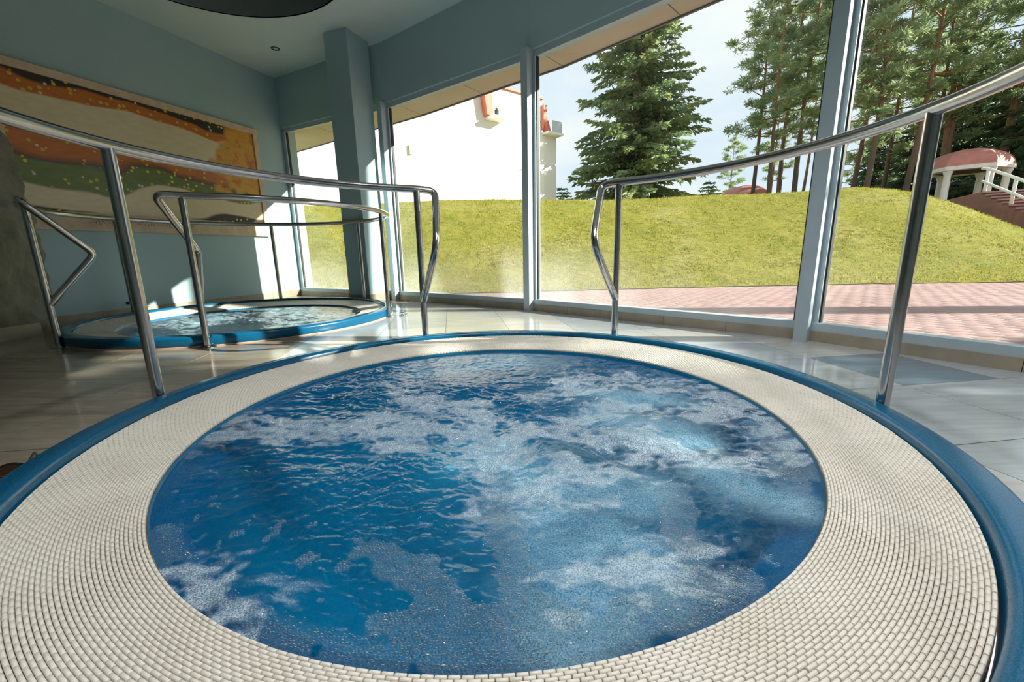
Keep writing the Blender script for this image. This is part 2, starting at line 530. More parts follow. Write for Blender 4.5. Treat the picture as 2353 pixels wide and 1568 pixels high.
def mat_paver(name, base):
    t = NT(name)
    oi = t.n('ShaderNodeObjectInfo')
    c = t.ramp(t.noise(t.geo(), 3.5, 5, 0.7), [(0.3, tuple(x * 0.85 for x in base)), (0.7, tuple(min(1, x * 1.12) for x in base))])
    val = t.n('ShaderNodeMapRange', Value=oi.outputs['Random'])
    val.inputs['To Min'].default_value = 0.9; val.inputs['To Max'].default_value = 1.1
    hsv = t.n('ShaderNodeHueSaturation', Value=val.outputs[0], Color=c)
    return t.done(t.pbsdf(Base_Color=hsv.outputs[0], Roughness=0.7, Normal=t.bump(t.noise(t.geo(), 70, 4), 0.3, 0.004)))
M_PAVER = mat_paver('red_clay_paver', (0.40, 0.255, 0.24))
M_PAVESAND = simple('paver_joint_sand', (0.33, 0.22, 0.205), 0.9, var=0.15, vscale=10)
M_STEPBRICK = mat_paver('dark_brick_step', (0.24, 0.10, 0.085))
M_WHITEWALL = simple('white_render', (0.86, 0.83, 0.80), 0.8, var=0.03, vscale=0.8)
M_REDTRIM = simple('red_painted_trim', (0.58, 0.16, 0.09), 0.6, var=0.1)
M_DOME = simple('weathered_red_dome', (0.52, 0.21, 0.17), 0.7, var=0.14, vscale=3)
M_WHITEPAINT = simple('white_paint', (0.80, 0.80, 0.77), 0.6, var=0.08, vscale=6)
M_DARKWOOD = simple('dark_underside', (0.10, 0.055, 0.05), 0.8, var=0.2)
M_GREYPANEL = simple('grey_railing_panel', (0.55, 0.60, 0.66), 0.3, var=0.05)

def mat_leaf(name, a, b, c):
    t = NT(name)
    col = t.ramp(t.noise(t.geo(), 1.5, 5, 0.75), [(0.3, a), (0.5, b), (0.72, c)])
    d = t.n('ShaderNodeBsdfDiffuse', Color=col)
    tl = t.n('ShaderNodeBsdfTranslucent', Color=col)
    gl = t.n('ShaderNodeBsdfGlossy', Color=(0.6, 0.7, 0.7), Roughness=0.5)
    m = t.n('ShaderNodeMixShader', i0=0.5, i1=d.outputs[0], i2=tl.outputs[0])
    m2 = t.n('ShaderNodeMixShader', i0=0.05, i1=m.outputs[0], i2=gl.outputs[0])
    return t.done(m2.outputs[0])
M_SPRUCE = mat_leaf('spruce_needles', (0.11, 0.23, 0.19), (0.28, 0.36, 0.16), (0.52, 0.50, 0.18))
M_PINE = mat_leaf('pine_needles', (0.17, 0.29, 0.18), (0.34, 0.43, 0.21), (0.56, 0.57, 0.30))
M_DARKTREE = mat_leaf('dark_conifer_needles', (0.05, 0.10, 0.06), (0.10, 0.16, 0.07), (0.20, 0.23, 0.09))
M_SHRUB = mat_leaf('light_shrub_leaves', (0.10, 0.18, 0.06), (0.2, 0.30, 0.10), (0.34, 0.42, 0.16))
def mat_bark():
    t = NT('pine_bark')
    oc = t.coord('Object')
    sep = t.n('ShaderNodeSeparateXYZ', Vector=oc)
    n = t.noise(t.coord('Object', (8, 8, 2)), 2.0, 5, 0.7)
    k = t.math('MULTIPLY', sep.outputs['Z'], 0.09)
    up = t.ramp(k, [(0.25, (0.16, 0.115, 0.09)), (0.75, (0.42, 0.22, 0.11))])
    c = t.mix(t.ramp(n, [(0.35, (0.7,) * 3), (0.65, (0,) * 3)]), up, (0.09, 0.065, 0.05))
    return t.done(t.pbsdf(Base_Color=c, Roughness=0.9, Normal=t.bump(n, 0.6, 0.03)))
M_BARK = mat_bark()

# ------------------------------------------------------------------ room shell
WALL_ANG = math.radians(70.3)
C0 = (-3.20, 6.33)
WD = (-math.cos(WALL_ANG), -math.sin(WALL_ANG))            # along left wall, towards the camera side
WN = (math.sin(WALL_ANG), -math.cos(WALL_ANG))             # left wall normal, into the room
GL = [C0, (-1.48, 5.42), (0.20, 4.17), (1.86, 2.58), (3.035, 0.66), (3.80, -1.45), (4.12, -3.68)]
OVER = [0.92, 0.66, 0.55, 0.43, 0.42, 0.42, 0.42]
LEFT_END = (C0[0] + 9.5 * WD[0], C0[1] + 9.5 * WD[1])
CEIL = 2.98
HEAD = 2.345
ROOM = [LEFT_END, GL[6], GL[5], GL[4], GL[3], GL[2], GL[1], C0]     # counter-clockwise
TUB = (-0.0638, 1.4256)
TUB2 = (-2.47, 3.93)

def unit(a, b):
    d = math.hypot(b[0] - a[0], b[1] - a[1])
    return ((b[0] - a[0]) / d, (b[1] - a[1]) / d)
def seg_frame(i):
    u = unit(GL[i], GL[i + 1])
    return u, (-u[1], u[0]) if (-u[1]) * 1 + u[0] * 1 > 0 else (u[1], -u[0])
def vert_normal(i):
    ns = []
    if i > 0: ns.append(seg_frame(i - 1)[1])
    if i < 6: ns.append(seg_frame(i)[1])
    v = (sum(n[0] for n in ns), sum(n[1] for n in ns))
    l = math.hypot(*v)
    v = (v[0] / l, v[1] / l)
    k = 1 / (v[0] * ns[0][0] + v[1] * ns[0][1])
    return (v[0] * k, v[1] * k)
def off(i, d):
    n = vert_normal(i)
    return (GL[i][0] + n[0] * d, GL[i][1] + n[1] * d)

# left wall
mb = MB()
mb.obox(C0, WD, WN, -0.25, 9.7, -0.25, 0.0, -0.15, 3.2)
wl = mb.build('wall_left', M_WALL)
tag(wl, 'teal painted wall with the large framed painting', 'wall', kind='structure')
# back wall, behind the camera
mb = MB()
ub = unit(LEFT_END, GL[6])
mb.obox(LEFT_END, ub, (ub[1], -ub[0]), -0.3, 11.5, 0.0, 0.25, -0.15, 3.2)
tag(mb.build('wall_back', M_WALL), 'teal wall behind the camera', 'wall', kind='structure')
# beam above the glazing
mb = MB()
for i in range(6):
    a, b, c, d = off(i, 0), off(i + 1, 0), off(i + 1, 0.2), off(i, 0.2)
    mb.prism([a, b, c, d], HEAD, 3.2)
wr = mb.build('wall_right', M_WALL)
tag(wr, 'teal beam wall above the faceted window front', 'wall', kind='structure')

# ceiling with a round recess over the far whirlpool
RC, RR = (-2.40, 3.72), 1.12
bm = bmesh.new()
outer = [bm.verts.new((p[0], p[1], CEIL)) for p in ROOM]
inner = [bm.verts.new((RC[0] + RR * math.cos(a), RC[1] + RR * math.sin(a), CEIL)) for a in np.linspace(0, 2 * math.pi, 73)[:-1]]
ed = [bm.edges.new((outer[i], outer[(i + 1) % len(outer)])) for i in range(len(outer))]
ed += [bm.edges.new((inner[i], inner[(i + 1) % 72])) for i in range(72)]
bmesh.ops.triangle_fill(bm, use_beauty=True, edges=ed)
for f in bm.faces:
    if f.normal.z > 0: f.normal_flip()
me = bpy.data.meshes.new('ceiling'); bm.to_mesh(me); bm.free(); me.materials.append(M_CEIL)
ceil = link_mesh('ceiling', me)
tag(ceil, 'pale grey-green ceiling with a round recess', 'ceiling', kind='structure')
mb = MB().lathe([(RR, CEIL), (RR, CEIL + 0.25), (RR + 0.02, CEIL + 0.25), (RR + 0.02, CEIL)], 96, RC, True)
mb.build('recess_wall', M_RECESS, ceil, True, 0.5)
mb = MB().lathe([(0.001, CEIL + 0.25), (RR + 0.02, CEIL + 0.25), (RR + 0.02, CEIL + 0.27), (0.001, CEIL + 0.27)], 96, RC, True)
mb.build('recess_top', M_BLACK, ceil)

# roof slab and eaves
EAVE = [off(i, OVER[i]) for i in range(7)]
EAVE[0] = (EAVE[1][0] + (EAVE[0][0] - EAVE[1][0]) * 1.7, EAVE[1][1] + (EAVE[0][1] - EAVE[1][1]) * 1.7)
mb = MB()
mb.prism([(LEFT_END[0] - 0.5, LEFT_END[1] - 0.5), (EAVE[6][0], EAVE[6][1] - 0.4)] + EAVE[::-1], 3.36, 3.5)
tag(mb.build('roof', M_FASCIA), 'flat roof slab over the pool room', 'roof', kind='structure')
sof = empty('trim_1')
tag(sof, 'beige panelled soffit under the eaves outside', 'soffit', kind='structure')
for i in range(6):
    a, b = off(i, 0.2), off(i + 1, 0.2)
    if i == 0: a = (a[0] - (b[0] - a[0]) * 0.6, a[1] - (b[1] - a[1]) * 0.6)
    c, d = EAVE[i + 1], EAVE[i]
    for k in range(2):
        t0, t1 = k / 2 + 0.002, (k + 1) / 2 - 0.002
        L = lambda p, q, t: (p[0] + (q[0] - p[0]) * t, p[1] + (q[1] - p[1]) * t)
        m = MB().prism([L(a, b, t0), L(a, b, t1), L(d, c, t1), L(d, c, t0)], HEAD + 0.035, HEAD + 0.06)
        m.build('panel', M_SOFFIT, sof)
fas = MB()
for i in range(6):
    a, b = EAVE[i], EAVE[i + 1]
    u = unit(a, b); n = seg_frame(i)[1]
    L = math.hypot(b[0] - a[0], b[1] - a[1])
    fas.obox(a, u, n, -0.005, L + 0.005, 0.0, 0.02, HEAD + 0.022, 3.5)
fas.build('fascia', M_FASCIA, sof)

# windows -----------------------------------------------------------
for i in range(6):
    u, n = seg_frame(i)
    L = math.hypot(GL[i + 1][0] - GL[i][0], GL[i + 1][1] - GL[i][1])
    w = empty(f'window_{i + 1}', (0, 0, 0))
    tag(w, ['tall window between the painted wall and the square column', 'tall window right of the square column, white building behind',
            'tall window in the middle with the big spruce behind', 'tall window at the right with the pavilion behind',
            'tall window beside the camera on the right', 'tall window behind the camera'][i], 'window', kind='structure')
    p = GL[i]
    MB().obox(p, u, n, 0, L, 0.0, 0.075, 0.065, 0.113).build('sill_rail', M_ALU, w)
    MB().obox(p, u, n, 0, L, 0.025, 0.075, HEAD - 0.055, HEAD).build('head_rail', M_ALU, w)
    for t0 in (0.0, L - 0.062):
        MB().obox(p, u, n, t0, t0 + 0.062, 0.012, 0.075, 0.113, HEAD - 0.055).build('stile', M_ALU, w)
    g = MB()
    for t0 in (0.062, L - 0.062 - 0.008):
        g.obox(p, u, n, t0, t0 + 0.008, 0.030, 0.06, 0.113, HEAD - 0.055)
    g.build('gasket', M_GASKET, w)
    MB().obox(p, u, n, 0.064, L - 0.064, 0.041, 0.049, 0.10, HEAD - 0.05).build('pane', M_GLASS, w)
    if i < 5:
        q = GL[i + 1]; bn = vert_normal(i + 1)
        l = math.hypot(*bn); bn = (bn[0] / l, bn[1] / l); bu = (bn[1], -bn[0])
        MB().obox(q, bu, bn, -0.036, 0.036, -0.075, 0.10, 0.0, HEAD + 0.001).build('mullion', M_ALU, w)

# skirting under the windows and along the left wall
bb = empty('baseboard_right')
tag(bb, 'beige tiled plinth under the windows', 'skirting', kind='structure')
for i in range(6):
    u, n = seg_frame(i)
    L = math.hypot(GL[i + 1][0] - GL[i][0], GL[i + 1][1] - GL[i][1])
    MB().obox(GL[i], u, n, -0.01, L + 0.01, 0.004, 0.22, -0.15, 0.0645).build('kerb', M_GROUT, bb)
    k = max(1, round(L / 0.48))
    for j in range(k):
        MB().obox(GL[i], u, n, j * L / k + 0.0015, (j + 1) * L / k - 0.0015, -0.012, 0.004, -0.002, 0.065).build('tile', M_SKIRT, bb)
bb = empty('baseboard_left')
tag(bb, 'beige tiled skirting along the painted wall', 'skirting', kind='structure')
for j in range(19):
    MB().obox(C0, WD, WN, 0.02 + j * 0.48 + 0.0015, 0.02 + (j + 1) * 0.48 - 0.0015, 0.0, 0.013, -0.002, 0.09).build('tile', M_SKIRT, bb)

# floor: slab with holes for the two basins, and tiles of 0.48 m laid at 8 degrees ----
HOLE = 1.255
def strips(poly_box, holes, step=0.02):
    """split an axis-aligned box (in tile frame) into rectangles that stay outside the round holes"""
    x0, x1, y0, y1 = poly_box
    out = []
    n = max(1, int(round((y1 - y0) / step)))
    for k in range(n):
        a, b = y0 + (y1 - y0) * k / n, y0 + (y1 - y0) * (k + 1) / n
        iv = [(x0, x1)]
        for (hx, hy, r) in holes:
            ym = min(max(hy, a), b)
            d2 = r * r - (ym - hy) ** 2
            if d2 <= 0: continue
            l, rr = hx - math.sqrt(d2), hx + math.sqrt(d2)
            new = []
            for (p, q) in iv:
                if rr <= p or l >= q: new.append((p, q)); continue
                if p < l: new.append((p, l))
                if q > rr: new.append((rr, q))
            iv = new
        out += [(p, q, a, b) for p, q in iv if q - p > 1e-5]
    return out
TA = math.radians(8.0)
TE, TN = (math.cos(TA), math.sin(TA)), (-math.sin(TA), math.cos(TA))
def to_tile(p): return (p[0] * TE[0] + p[1] * TE[1], p[0] * TN[0] + p[1] * TN[1])
def to_world(a, b): return (a * TE[0] + b * TN[0], a * TE[1] + b * TN[1])
holes = [(*to_tile(TUB), HOLE), (*to_tile(TUB2), HOLE)]
room_t = [to_tile(p) for p in ROOM]
amin = min(p[0] for p in room_t); amax = max(p[0] for p in room_t)
bmin = min(p[1] for p in room_t); bmax = max(p[1] for p in room_t)
fl = MB()
for (p, q, a, b) in strips((amin, amax, bmin, bmax), holes, 0.04):
    poly = clip_convex([(p, a), (q, a), (q, b), (p, b)], room_t)
    if len(poly) >= 3:
        pw = [to_world(*c) for c in poly]
        fl.add([(x, y, -0.004) for x, y in pw], [tuple(range(len(pw)))])
floor = fl.build('floor', M_GROUT)
tag(floor, 'large square floor tiles in cream and blue-grey, daylight put into the window-side colours', 'floor', kind='structure')
TS, A0, B0 = 0.4815, -0.067, 1.41
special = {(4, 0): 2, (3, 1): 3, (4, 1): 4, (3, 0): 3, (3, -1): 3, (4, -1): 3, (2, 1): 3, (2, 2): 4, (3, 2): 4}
cut = [[]]
for ia in range(-16, 14):
    for ib in range(-14, 14):
        x0, y0 = A0 + ia * TS, B0 + ib * TS
        sq = [(x0 + .0013, y0 + .0013), (x0 + TS - .0013, y0 + .0013), (x0 + TS - .0013, y0 + TS - .0013), (x0 + .0013, y0 + TS - .0013)]
        cx, cy = x0 + TS / 2, y0 + TS / 2
        wx, wy = to_world(cx, cy)
        if wy < -1.2 or wx < -4.9 or (wy < 0.1 and abs(wx) > 2.6): 
            big = True
        pc = clip_convex(sq, room_t)
        if len(pc) < 3: continue
        near = any(math.hypot(cx - h[0], cy - h[1]) < h[2] + TS * 0.75 for h in holes)
        m = MB()
        if near:
            for (p, q, a, b) in strips((sq[0][0], sq[1][0], sq[0][1], sq[2][1]), holes, 0.02):
                pp = clip_convex([(p, a), (q, a), (q, b), (p, b)], room_t)
                if len(pp) >= 3:
                    m.add([(*to_world(*c), 0.0) for c in pp], [tuple(range(len(pp)))])
        else:
            m.prism([to_world(*c) for c in pc], -0.008, 0.0)
        if not m.v: continue
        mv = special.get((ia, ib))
        if mv is None:  # dim warm left, pale bluish window side: light put into the tile colour
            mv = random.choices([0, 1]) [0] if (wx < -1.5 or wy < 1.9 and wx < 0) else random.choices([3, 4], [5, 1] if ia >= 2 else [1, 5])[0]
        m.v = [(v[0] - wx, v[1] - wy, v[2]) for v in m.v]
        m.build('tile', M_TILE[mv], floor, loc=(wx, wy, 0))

# square column beside the glazing -----------------------------------
ca, cb = math.radians(70), math.radians(160)
A_, B_ = (math.cos(ca), math.sin(ca)), (math.cos(cb), math.sin(cb))
PM = (-1.72, 5.06)
col_o = empty('square_column', (PM[0], PM[1], 0))
tag(col_o, 'square teal column in front of the glazing beside the far whirlpool', 'column')
MB().obox((0, 0), A_, B_, 0, 0.36, 0, 0.31, 0.10, CEIL).build('shaft', M_WALL, col_o)
for (t0, t1, d0, d1) in ((-0.012, 0.372, -0.012, 0.0), (-0.012, 0.0, 0.0, 0.31), (0.36, 0.372, 0.0, 0.31), (-0.012, 0.372, 0.31, 0.322)):
    MB().obox((0, 0), A_, B_, t0 + .001, t1 - .001, d0, d1, 0, 0.105).build('skirting_tile', M_SKIRT, col_o)
MB().obox((0, 0), A_, B_, 0.002, 0.358, 0.002, 0.308, 0.0, 0.10).build('core', M_GROUT, col_o)

# rough stone pilaster at the left ------------------------------------
def stone_pilaster():
    nz, nc = 150, 110
    V = []
    # outline: front-right rounded block against the left wall
    loop = round_path([(-4.12, 3.56, 0), (-3.94, 3.56, 0), (-3.86, 3.06, 0), (-3.95, 2.90, 0), (-4.36, 2.90, 0)], [0.04, 0.05, 0.05], 6)
    P = np.array([(p.x, p.y) for p in loop])
    seg = np.r_[0, np.cumsum(np.hypot(*np.diff(P, axis=0).T))]
    tt = np.linspace(0, seg[-1], nc)
    X = np.interp(tt, seg, P[:, 0]); Y = np.interp(tt, seg, P[:, 1])
    dx = np.gradient(X); dy = np.gradient(Y); l = np.hypot(dx, dy)
    NX, NY = dy / l, -dx / l
    NX, NY = -NX, -NY
    Z = np.linspace(0.0, CEIL - 0.004, nz)
    ZZ, TT = np.meshgrid(Z, tt, indexing='ij')
    d = (fbm(TT * 3.1 + 3, ZZ * 2.3, 5, 0.55) - 0.5) * 0.16 + (fbm(TT * 9, ZZ * 9, 3) - 0.5) * 0.035
    d = d - 0.03 * np.floor(fbm(TT * 1.6, ZZ * 1.7 + 5, 2) * 5) / 5 + 0.02
    lean = (0.6 - ZZ) * 0.02
    XX = X[None] + NX[None] * (d) + lean; YY = Y[None] + NY[None] * d
    V = np.stack([XX, YY, ZZ], -1).reshape(-1, 3)
    idx = np.arange(nz * nc).reshape(nz, nc)
    Fq = np.stack([idx[:-1, :-1], idx[1:, :-1], idx[1:, 1:], idx[:-1, 1:]], -1).reshape(-1, 4)
    return mesh_np('stone_pilaster', V, Fq, M_STONE, True)
sp_o = empty('stone_pilaster', (0, 0, 0))
tag(sp_o, 'rough mossy stone pillar standing before the painted wall at the left', 'pillar')
link_mesh('stone_body', stone_pilaster(), sp_o)
MB().box(-4.38, -4.05, 2.84, 2.87, 0, 0.10).build('skirting_tile', M_SKIRT, sp_o)
MB().box(-4.04, -3.82, 2.84, 2.87, 0, 0.10).build('skirting_tile', M_SKIRT, sp_o)
MB().box(-3.82, -3.79, 2.84, 3.3, 0, 0.10).build('skirting_tile', M_SKIRT, sp_o)

# ------------------------------------------------------------------ painting
PS0, PS1, PZ0, PZ1 = 0.43, 2.86, 0.855, 2.215
pt = empty('framed_painting', (C0[0] + WD[0] * PS0, C0[1] + WD[1] * PS0, PZ0))
pt.rotation_euler = (0, 0, math.atan2(WD[1], WD[0]))
tag(pt, 'large framed painting of flowing cream, orange and green shapes on the teal wall', 'painting')
LW, LH = PS1 - PS0, PZ1 - PZ0
# local frame: x along the wall towards the camera, -y... wall normal is +y or -y
nl = 1 if (-WD[1] * WN[0] + WD[0] * WN[1]) > 0 else -1
def pbox(x0, x1, z0, z1, d0, d1):
    y0, y1 = sorted((nl * d0, nl * d1))
    return MB().box(x0, x1, y0, y1, z0, z1)
pbox(0.05, LW - 0.05, 0.15, LH - 0.05, 0.002, 0.022).build('canvas', M_PAINTING, pt)
pbox(0, LW, 0, 0.165, 0.002, 0.035).build('bottom_board', M_FRAME, pt)
pbox(0, LW, LH - 0.065, LH, 0.002, 0.045).build('top_board', M_FRAME, pt)
pbox(0, 0.06, 0.165, LH - 0.065, 0.002, 0.040).build('side_board', M_FRAME, pt)
pbox(LW - 0.06, LW, 0.165, LH - 0.065, 0.002, 0.040).build('side_board', M_FRAME, pt)
sc_ = MB()
rs = random.Random(3)
for w0, wl_ in ((1.0, 0.16), (1.22, 0.34), (1.66, 0.30)):
    path = []
    for k in range(40):
        t = k / 39
        path.append((w0 + wl_ * t + 0.008 * math.sin(k * 1.9), nl * 0.0355, 0.085 + 0.018 * math.sin(k * 1.35) * (1 + 0.6 * math.sin(k * 0.31)) + rs.uniform(-.003, .003)))
    sc_.tube(path, 0.0018, 5)
sc_.build('faint_inscription', M_SCRIPT, pt)

# ------------------------------------------------------------------ small fittings of the room
dl = empty('ceiling_downlight', (-2.72, 5.50, CEIL))
tag(dl, 'small round recessed downlight in the ceiling near the column', 'light')
MB().lathe([(0.028, 0.002), (0.030, -0.004), (0.046, -0.006), (0.05, 0.0), (0.05, 0.004), (0.028, 0.004)], 40, (0, 0), True).build('trim_ring', simple('dark_bronze', (0.05, 0.055, 0.05), 0.4, 0.6), dl, True, 0.6)
MB().lathe([(0.0008, -0.004), (0.012, -0.004), (0.026, 0.0), (0.026, 0.003), (0.0008, 0.003)], 32, (0, 0), True).build('lamp', simple('frosted_lamp', (0.7, 0.7, 0.66), 0.3), dl, True, 0.6)
ring_me, lamp_me = dl.children[0].data, dl.children[1].data
M_LIT = NT('fill_lamp')
_e = M_LIT.n('ShaderNodeEmission', Color=(1, 0.96, 0.9), Strength=8.0)
M_LIT = M_LIT.done(_e.outputs[0])
lit_me = lamp_me.copy(); lit_me.materials.clear(); lit_me.materials.append(M_LIT)
spots = [(-0.2, 0.35), (0.7, 0.35), (-0.2, 1.5), (0.9, 1.5), (0.25, 1.0), (0.3, -0.5), (1.7, 0.9), (1.6, -0.8)]  # unseen downlights added to brighten the interior
for k, (x, y) in enumerate(spots):
    d2 = empty('ceiling_downlight', (x, y, CEIL))
    tag(d2, 'unseen fill downlight added above the ' + ['near left of the foreground whirlpool', 'near right of the foreground whirlpool', 'far left of the foreground whirlpool', 'far right of the foreground whirlpool', 'centre of the foreground whirlpool', 'camera', 'floor right of the foreground whirlpool', 'floor right behind the camera'][k], 'light', 'added fill downlights over the foreground whirlpool')
    link_mesh('trim_ring', ring_me, d2); link_mesh('lamp', lit_me, d2)
    L_ = bpy.data.lights.new('fill_downlight', 'SPOT')
    L_.energy = FILL_W; L_.spot_size = math.radians(108); L_.spot_blend = 1.0; L_.shadow_soft_size = 0.05; L_.color = (1.0, 0.99, 0.98)
    lo = bpy.data.objects.new('fill_downlight', L_); COL.objects.link(lo); lo.parent = d2; lo.location = (0, 0, -0.03)
wn = (C0[0] + WD[0] * 2.20, C0[1] + WD[1] * 2.20)
no = empty('wall_nozzle', (wn[0], wn[1], 0.145))
no.rotation_euler = (0, 0, math.atan2(WN[1], WN[0]))
tag(no, 'tiny black nozzle low on the teal wall above the skirting', 'nozzle')
MB().tube([(0.0, 0, 0), (0.006, 0, 0)], 0.017, 16).build('flange', M_BLACK, no)
MB().tube([(0.006, 0, 0), (0.026, 0, -0.004)], 0.009, 12).build('spout', M_BLACK, no)

# ------------------------------------------------------------------ whirlpools
R_IN, R_OUT, ROWS, PER = 0.970, 1.198, 34, 331
def ring_z(r): return 0.020 + (r - R_IN) / (R_OUT - R_IN) * 0.034
ROW_W = (R_OUT - R_IN) / ROWS

def bar_template(full=True):
    """one rounded ceramic bar; coordinates in (-.5..5) x (-.5..5) x height units"""
    if full:
        prof = [(-0.45, -1.0), (-0.435, -0.30), (-0.32, -0.085), (-0.12, 0.0), (0.12, 0.0), (0.32, -0.085), (0.435, -0.30), (0.45, -1.0)]
        secs = [(-0.448, 0.93, -0.10), (-0.418, 1.0, 0.0), (0.418, 1.0, 0.0), (0.448, 0.93, -0.10)]
    else:
        prof = [(-0.46, -1.0), (-0.40, -0.12), (0.40, -0.12), (0.46, -1.0)]
        secs = [(-0.47, 1.0, 0.0), (0.47, 1.0, 0.0)]
    V = [(t, s * w, z + dz if z > -0.9 else z) for (t, w, dz) in secs for (s, z) in prof]
    m = len(prof); Fs = []
    for a in range(len(secs) - 1):
        for k in range(m - 1):
            Fs.append((a * m + k, (a + 1) * m + k, (a + 1) * m + k + 1, a * m + k + 1))
    e = (len(secs) - 1) * m
    if full:
        caps = [(0, 1, 6, 7), (1, 2, 5, 6), (2, 3, 4, 5), (e + 7, e + 6, e + 1, e), (e + 6, e + 5, e + 2, e + 1), (e + 5, e + 4, e + 3, e + 2)]
    else:
        caps = [(0, 1, 2, 3), (e + 3, e + 2, e + 1, e)]
    return np.array(V, float), np.array(Fs + caps, int)
BAR_H = 0.0085
def bar_verts(T, r, ang, cx=0.0, cy=0.0):
    """bars at radius r and angles ang, world aligned"""
    L = r * 2 * math.pi / PER
    slope = 0.034 / (R_OUT - R_IN)
    t = T[:, 0] * L; s = T[:, 1] * ROW_W; z = T[:, 2] * BAR_H
    rad = r + s
    a = np.asarray(ang)[:, None] + (t / r)[None]
    z = (ring_z(r) + s * slope + z)[None] + 0 * a
    return np.stack([cx + rad * np.cos(a), cy + rad * np.sin(a), z], -1)

def grille_mesh(name, T, Fs, skip=()):
    Vs, Fa, base = [], [], 0
    for i in range(ROWS):
        r = R_IN + (i + 0.5) * ROW_W
        k = np.array([j for j in range(PER) if (i, j) not in skip])
        if len(k) == 0: continue
        ang = (k + 0.5 * (i % 2)) * 2 * math.pi / PER
        jit = RNG.normal(0, 0.0003, len(k))
        v = bar_verts(T, r, ang)
        v[:, :, 2] += jit[:, None]
        Vs.append(v.reshape(-1, 3))
        Fa.append((Fs[None] + (base + np.arange(len(k)) * len(T))[:, None, None]).reshape(-1, Fs.shape[1]))
        base += len(k) * len(T)
    return mesh_np(name, np.concatenate(Vs), np.concatenate(Fa), M_CERAM, False)

def cam_px(X):
    """pixel of world points, to know which bars show largest"""
    X = np.asarray(X) - np.array([0, 0, EYE])
    dep = _cp * X[:, 1] - _sp * X[:, 2]
    u = X[:, 0] / dep; v = (_sp * X[:, 1] + _cp * X[:, 2]) / dep
    c, s = math.cos(-ROLL), math.sin(-ROLL)
    u, v = c * u - s * v, s * u + c * v
    return 1176.5 + F_PX * u, 784 - F_PX * v, dep

RIM_PROF = [(1.202, 0.015), (1.206, 0.064), (1.211, 0.072), (1.219, 0.0765), (1.228, 0.0775), (1.245, 0.075), (1.272, 0.074), (1.281, 0.071),
            (1.287, 0.064), (1.289, 0.054), (1.289, 0.012), (1.283, 0.004), (1.26, 0.004), (1.26, 0.015)]
SEAL_PROF = [(1.262, 0.0005), (1.287, 0.0005), (1.288, 0.006), (1.284, 0.011), (1.262, 0.011)]
BED_PROF = [(0.968, 0.006), (0.9685, 0.0122), (R_OUT + 0.001, ring_z(R_OUT) - 0.0078), (R_OUT + 0.002, 0.0)]
LEDGE_PROF = [(0.9685, 0.012), (0.966, 0.0), (0.955, -0.018), (0.90, -0.050), (0.875, -0.085)]
BASIN_PROF = [(0.875, -0.085), (0.845, -0.22), (0.80, -0.34), (0.72, -0.45), (0.62, -0.54),
              (0.50, -0.61), (0.36, -0.66), (0.2, -0.69), (0.001, -0.70)]
rim_me = MB().lathe(RIM_PROF, 192, (0, 0), True).mesh('rim', M_RIM, True, 0.9)
seal_me = MB().lathe(SEAL_PROF, 128, (0, 0), True).mesh('sealing_strip', M_SEAL, True, 0.7)
bed_me = MB().lathe(BED_PROF, 160).mesh('grille_bed', M_BED, True, 0.9)
ledge_me = MB().lathe(LEDGE_PROF, 128).mesh('ledge', M_LEDGE, True, 1.2)
basin_me = MB().lathe(BASIN_PROF, 128).mesh('basin', M_BASIN, True, 1.2)

tub = empty('whirlpool', (TUB[0], TUB[1], 0))
tag(tub, 'large round blue whirlpool with a cream tiled overflow ring in the foreground', 'whirlpool', 'round whirlpools')
tub2 = empty('whirlpool', (TUB2[0], TUB2[1], 0))
tag(tub2, 'smaller-looking round blue whirlpool by the painting behind', 'whirlpool', 'round whirlpools')
for t in (tub, tub2):
    link_mesh('rim', rim_me, t); link_mesh('sealing_strip', seal_me, t)
    link_mesh('grille_bed', bed_me, t); link_mesh('basin', basin_me, t); link_mesh('ledge', ledge_me, t)

# near ring: the 300 bars that show largest are single parts, the rest one mesh
T1, F1 = bar_template(True)
rr_, kk_ = np.meshgrid(np.arange(ROWS), np.arange(PER), indexing='ij')
rad_ = R_IN + (rr_ + 0.5) * ROW_W
an_ = (kk_ + 0.5 * (rr_ % 2)) * 2 * math.pi / PER
PX = np.stack([TUB[0] + rad_ * np.cos(an_), TUB[1] + rad_ * np.sin(an_), ring_z(rad_)], -1).reshape(-1, 3)
u_, v_, dep_ = cam_px(PX)
inside = (u_ > 5) & (u_ < 2348) & (v_ > 0) & (v_ < 1563) & (dep_ > 0)
dist_ = np.linalg.norm(PX - np.array([0, 0, EYE]), axis=1)
dist_[~inside] = 1e9
order = np.argsort(dist_)[:300]
skip = set((int(rr_.ravel()[o]), int(kk_.ravel()[o])) for o in order)
row_me = {}
for (i, j) in sorted(skip):
    r = R_IN + (i + 0.5) * ROW_W
    if i not in row_me:
        v = bar_verts(T1, r, [0.0])[0]
        v = v - np.array([r, 0, ring_z(r)])
        row_me[i] = mesh_np('ceramic_bar', v, F1, M_CERAM)
    a = (j + 0.5 * (i % 2)) * 2 * math.pi / PER
    link_mesh('ceramic_bar', row_me[i], tub, (r * math.cos(a), r * math.sin(a), ring_z(r) + random.gauss(0, 0.0003)), a)
o = link_mesh('ceramic_grille', grille_mesh('ceramic_grille', T1, F1, skip), tub); o['kind'] = 'stuff'
T0, F0 = bar_template(False)
o = link_mesh('ceramic_grille', grille_mesh('ceramic_grille_far', T0, F0), tub2); o['kind'] = 'stuff'

